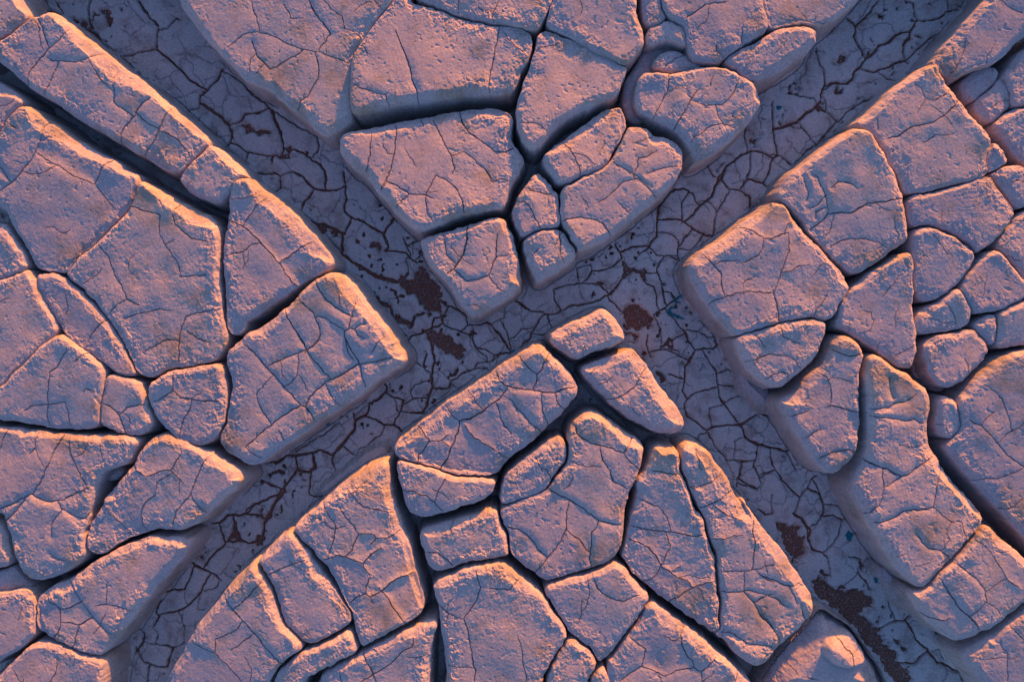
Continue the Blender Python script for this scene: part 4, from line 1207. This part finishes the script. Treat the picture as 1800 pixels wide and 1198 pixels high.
wx = 1.6 * vn(X, Y, 13, 7) + 1.1 * vn(X, Y, 5, 8); wy = 1.6 * vn(X, Y, 13, 9) + 1.1 * vn(X, Y, 5, 10)
dc = np.full(X.shape, 99.0, np.float32); carve = np.zeros(X.shape, np.float32)
for sl, dd, wl, w in crackfield(xs, ys, X + wx, Y + wy, FCR, 16.0, 0.7):
    hw = wl * 0.23 + 0.05
    prof = 1 - sst(dd, hw * 0.75 - 0.5, hw + 0.9)
    carve[sl] = np.maximum(carve[sl], (4.9 + 0.9 * w) * prof)
    dc[sl] = np.minimum(dc[sl], np.maximum(dd - hw, 0))
z = z - 1.6 * np.exp(-dc / 4.5)
# plates sit at slightly different heights
# finer irregular cracks (cell pattern)
cell = 46.0; rs = np.random.RandomState(3)
JX = rs.rand(80, 80).astype(np.float32) * 0.9; JY = rs.rand(80, 80).astype(np.float32) * 0.9
U_, V_ = (X + 2.5 * wx) / cell, (Y + 2.5 * wy) / cell
iu, iv = np.floor(U_).astype(int), np.floor(V_).astype(int)
f1 = np.full(X.shape, 9, np.float32); f2 = f1.copy(); cid = np.zeros(X.shape, np.int32)
for du in (-1, 0, 1):
    for dv in (-1, 0, 1):
        a_, b_ = (iu + du) % 80, (iv + dv) % 80
        dd = np.hypot(iu + du + JX[a_, b_] - U_, iv + dv + JY[a_, b_] - V_)
        cid = np.where(dd < f1, a_ * 80 + b_, cid)
        f2 = np.minimum(f2, np.maximum(f1, dd)); f1 = np.minimum(f1, dd)
ed = (f2 - f1) * cell * 0.5
msk = sst(vn(X, Y, 60, 2) + 0.4 * vn(X, Y, 17, 3), -0.35, 0.05) * infr
z = z - 3.6 * msk * np.exp(-(ed / 0.7) ** 2) - 0.5 * msk * np.exp(-ed / 4)
z = z + 0.5 * (rs.rand(6400).astype(np.float32) - 0.5)[cid] * msk * (1 - np.exp(-ed / 2))
z = z + 0.6 * fbm(X, Y, 6, 3, 3, 0.7) * (0.6 + 0.6 * sst(vn(X, Y, 90, 6), -0.2, 0.5)) - 0.7 * sst(vn(X, Y, 7, 4), 0.6, 0.85) * sst(vn(X, Y, 80, 2), -0.1, 0.3) + 0.5 * sst(fbm(X, Y, 28, 5, 3), 0.1, 0.16)
pit = np.zeros(X.shape, np.float32)
nz1 = 5.0 * vn(X, Y, 13, 1) + 3.5 * vn(X, Y, 6, 2) + 1.5 * vn(X, Y, 3.5, 3)
for P in PITS:
    lo = P.min(0) - 10; hi = P.max(0) + 10
    i0, i1 = np.searchsorted(xs, (lo[0], hi[0])); j0, j1 = np.searchsorted(ys, (lo[1], hi[1]))
    sl = (slice(j0, j1), slice(i0, i1))
    if min(X[sl].shape) < 2: continue
    s_ = sdf(X[sl], Y[sl], P) + nz1[sl]
    pit[sl] = np.maximum(pit[sl], 1 - sst(s_ + 2.0 + 3.0 * fbm(X[sl], Y[sl], 9, 4, 3, 0.7), -5.0, 3.0))
spots = sst(fbm(X, Y, 11, 6, 2), 0.50, 0.54) * sst(vn(X, Y, 110, 4) , 0.1, 0.4) * infr
pit = np.maximum(pit, spots * (out > 6))
carve = np.maximum(carve, 9.0 * pit)
z = z - np.maximum(carve, foot) * infr
zw = z * U
xw = (X - 900) * kf; yw = -(Y - 599) * kf
co = np.stack([xw, yw, zw], -1).reshape(-1, 3)
ny, nx = X.shape
fm = act[:-1, :-1] & act[1:, :-1] & act[:-1, 1:] & act[1:, 1:]
ground = gridmesh("ground", co, None, quads_of(nx, ny, fm), M_FLOOR)
tag(ground, "cracked grey mud floor of the channels between the raised blocks", "ground", kind="structure")

# red silt lying in the cracks and hollows of the floor
q = 3
Xs, Ys = X[::q, ::q], Y[::q, ::q]; dbs = db[::q, ::q]
zs = -6.2 + 0.5 * vn(Xs, Ys, 30, 2) + 0.7 * fbm(Xs, Ys, 6, 1, 2)
a_ = (dbs > -10) & infr[::q, ::q]
fm = a_[:-1, :-1] & a_[1:, :-1] & a_[:-1, 1:] & a_[1:, 1:]
co = np.stack([(Xs - 900) * kf, -(Ys - 599) * kf, zs * U], -1).reshape(-1, 3)
silt = gridmesh("red_silt", co, None, quads_of(Xs.shape[1], Xs.shape[0], fm), M_SILT)
tag(silt, "dark reddish brown gritty silt filling the cracks and hollows of the channel floor", "silt", kind="stuff")

# pale grit scattered on the silt (uncountable)
jj, ii = np.nonzero((pit > 0.85) & (db > 8) & infr)
r3 = np.random.RandomState(11)
sel = r3.choice(len(jj), min(3400, len(jj)), replace=False)
base = np.array([(1, 0, 0), (-.5, .86, 0), (-.5, -.86, 0), (0, 0, .8), (0, 0, -.6)], np.float32)
fac = [(0, 1, 3), (1, 2, 3), (2, 0, 3), (1, 0, 4), (2, 1, 4), (0, 2, 4)]
vs = []; fs = []
for n_, s_ in enumerate(sel):
    j, i = jj[s_], ii[s_]; sz = U * (0.4 + 1.5 * r3.rand() ** 3); an = r3.rand() * 6.28
    c_, s2 = math.cos(an), math.sin(an)
    bb = base * (0.6 + 0.8 * r3.rand(5, 1)); rr = np.stack([bb[:, 0] * c_ - bb[:, 1] * s2, bb[:, 0] * s2 + bb[:, 1] * c_, bb[:, 2]], 1) * sz
    vs.append(rr + np.array([xw[j, i], yw[j, i], -5.7 * U])); fs += [tuple(v + 5 * n_ for v in f) for f in fac]
me = bpy.data.meshes.new("pale_grit"); me.from_pydata(np.concatenate(vs).tolist(), [], fs); me.materials.append(M_GRIT)
tag(link(bpy.data.objects.new("pale_grit", me)), "tiny pale grains strewn over the red brown silt patches", "grit", kind="stuff")

# crumbs fallen from the block walls
jj, ii = np.nonzero((db > 2) & (db < 26) & infr & (vn(X, Y, 90, 3) > -0.2))
sel = r3.choice(len(jj), 950, replace=False); vs = []; fs = []
cube = np.array([(x_, y_, z_) for x_ in (-1, 1) for y_ in (-1, 1) for z_ in (-1, 1)], np.float32)
cf = [(0, 1, 3, 2), (4, 6, 7, 5), (0, 4, 5, 1), (2, 3, 7, 6), (0, 2, 6, 4), (1, 5, 7, 3)]
for n_, s_ in enumerate(sel):
    j, i = jj[s_], ii[s_]; sz = U * (0.8 + 3.2 * r3.rand() ** 4)
    Rm = np.linalg.qr(r3.randn(3, 3))[0]; bb = (cube * (0.55 + 0.45 * r3.rand(8, 3)) * np.array([1, .8, .6])) @ Rm.T * sz
    vs.append(bb + np.array([xw[j, i], yw[j, i], zw[j, i] + 0.3 * sz])); fs += [tuple(v + 8 * n_ for v in f) for f in cf]
me = bpy.data.meshes.new("mud_crumbs"); me.from_pydata(np.concatenate(vs).tolist(), [], fs); me.materials.append(M_SIDE)
tag(link(bpy.data.objects.new("mud_crumbs", me)), "tiny mud crumbs fallen along the feet of the block walls", "crumbs", kind="stuff")

# ------------------------------------------------------------------ small loose things on the floor
def fpos(px, py): return ((px - 900) * kf, -(py - 599) * kf)
def fz(px, py):
    i = int(np.searchsorted(xs, px)); j = int(np.searchsorted(ys, py)); return float(zw[j, i])
def ribbon(name, pts, rad, label):
    """a curled growth: a lumpy tube lying on the floor"""
    P_ = parse(pts); Q = [P_[0]]
    for k_ in range(len(P_) - 1):
        for t_ in np.linspace(0, 1, 6)[1:]: Q.append(P_[k_] * (1 - t_) + P_[k_ + 1] * t_)
    V = []; F = []; n_ = len(Q); ns = 8
    ox, oy = fpos(*Q[0]); oz = fz(*Q[0])
    rr = random.Random(len(pts))
    for k_, p in enumerate(Q):
        d_ = Q[min(k_ + 1, n_ - 1)] - Q[max(k_ - 1, 0)]; L_ = math.hypot(*d_) + 1e-6
        nxv, nyv = -d_[1] / L_, d_[0] / L_
        taper = min(1, 0.25 + 3.2 * min(k_, n_ - 1 - k_) / n_) * rr.uniform(.75, 1.25)
        x, y = fpos(*p)
        for s_ in range(ns):
            an = s_ / ns * 6.283; rad_ = rad * taper * rr.uniform(.8, 1.2)
            V.append((x - ox + nxv * rad_ * U * math.cos(an), y - oy - nyv * rad_ * U * math.cos(an), 0.5 * rad_ * U * math.sin(an)))
    for k_ in range(n_ - 1):
        for s_ in range(ns):
            a0 = k_ * ns + s_; a1 = k_ * ns + (s_ + 1) % ns; F.append((a0, a1, a1 + ns, a0 + ns))
    F.append(tuple(range(ns))[::-1]); F.append(tuple(range((n_ - 1) * ns, n_ * ns)))
    me = bpy.data.meshes.new(name); me.from_pydata(V, [], F); me.materials.append(M_TEAL); me.shade_smooth()
    o = link(bpy.data.objects.new(name, me)); o.location = (ox, oy, oz + 0.0015)
    return tag(o, label, "dried growth", "teal growths on the channel floor")
ribbon("dried_curl", "c2 1222,822 1195,835 1172,855 1180,870 1210,868", 2.0, "small teal C-shaped curl lying on the channel floor, the upper one of the pair")
ribbon("dried_curl", "c2 1185,905 1150,900 1132,925 1160,945 1200,962 1235,975", 2.6, "teal hook-shaped curl lying just below the C-shaped one")
def blob(name, px, py, sx, sy, sz, mat, label, cat, group, seed):
    rr = np.random.RandomState(seed)
    import bmesh
    bm = bmesh.new(); bmesh.ops.create_icosphere(bm, subdivisions=3, radius=1)
    for v in bm.verts:
        c_ = v.co; f_ = 1 + 0.22 * math.sin(3.1 * c_.x + seed) * math.cos(4.3 * c_.y + seed) + 0.1 * math.sin(9 * c_.x + 7 * c_.y + seed) + rr.uniform(-.03, .03)
        v.co = Vector((c_.x * sx * f_ * U, c_.y * sy * f_ * U, c_.z * sz * f_ * U))
    me = bpy.data.meshes.new(name); bm.to_mesh(me); bm.free(); me.materials.append(mat); me.shade_smooth()
    o = link(bpy.data.objects.new(name, me)); x, y = fpos(px, py)
    o.location = (x, y, fz(px, py) + sz * U * 0.25); return tag(o, label, cat, group)
G1 = "teal growths on the channel floor"
blob("lichen_clump", 1198, 484, 7, 6, 1.6, M_TEAL, "dark teal clump at the foot of the large right bank block, above the two curls", "lichen", G1, 1)
blob("lichen_clump", 1492, 942, 6, 9, 1.5, M_TEAL, "teal crust patch at the foot of the longest slab in the lower right channel", "lichen", G1, 2)
blob("lichen_clump", 1541, 1016, 6, 8, 2, M_TEAL, "bright teal clump farther down the lower right channel, below the crust patch", "lichen", G1, 3)
blob("lichen_clump", 1369, 190, 5, 4, 1.8, M_TEAL, "teal-black clump in the upper right channel right of the heart-shaped block", "lichen", G1, 4)
blob("lichen_clump", 574, 745, 7, 3.5, 1.5, M_TEAL, "thin dark clump under the bright-rimmed block in the lower left channel", "lichen", G1, 5)
blob("lichen_clump", 622, 807, 5, 2.5, 1.5, M_TEAL, "tiny blue clump on the ledge above the wedge-shaped slab", "lichen", G1, 6)
blob("lichen_clump", 903, 620, 5, 6, 1.8, M_TEAL, "dark clump beside the upper left rim of the long oblong slab", "lichen", G1, 7)
G2 = "pebbles on the channel floor"
blob("pebble", 735, 688, 5, 5.5, 3.2, M_SIDE, "largest round pebble, on the floor below the channel crossing", "pebble", G2, 8)
blob("pebble", 741, 669, 2.2, 2, 1.6, M_GRIT, "tiny pale pebble just above the largest round pebble", "pebble", G2, 9)
blob("pebble", 621, 407, 3, 3, 2, M_SIDE, "small grey pebble in the silt of the upper left channel", "pebble", G2, 10)
blob("pebble", 1177, 480, 7, 5, 4, M_SIDE, "lumpy brownish pebble next to the dark teal clump", "pebble", G2, 11)
blob("pebble", 1279, 790, 4, 3.5, 3, M_SIDE, "round pebble in the right channel beside the curved slab's top", "pebble", G2, 12)
blob("pebble", 1457, 1035, 6, 5, 3, M_SIDE, "mud crumb ringed by silt in the lower right channel", "pebble", G2, 13)
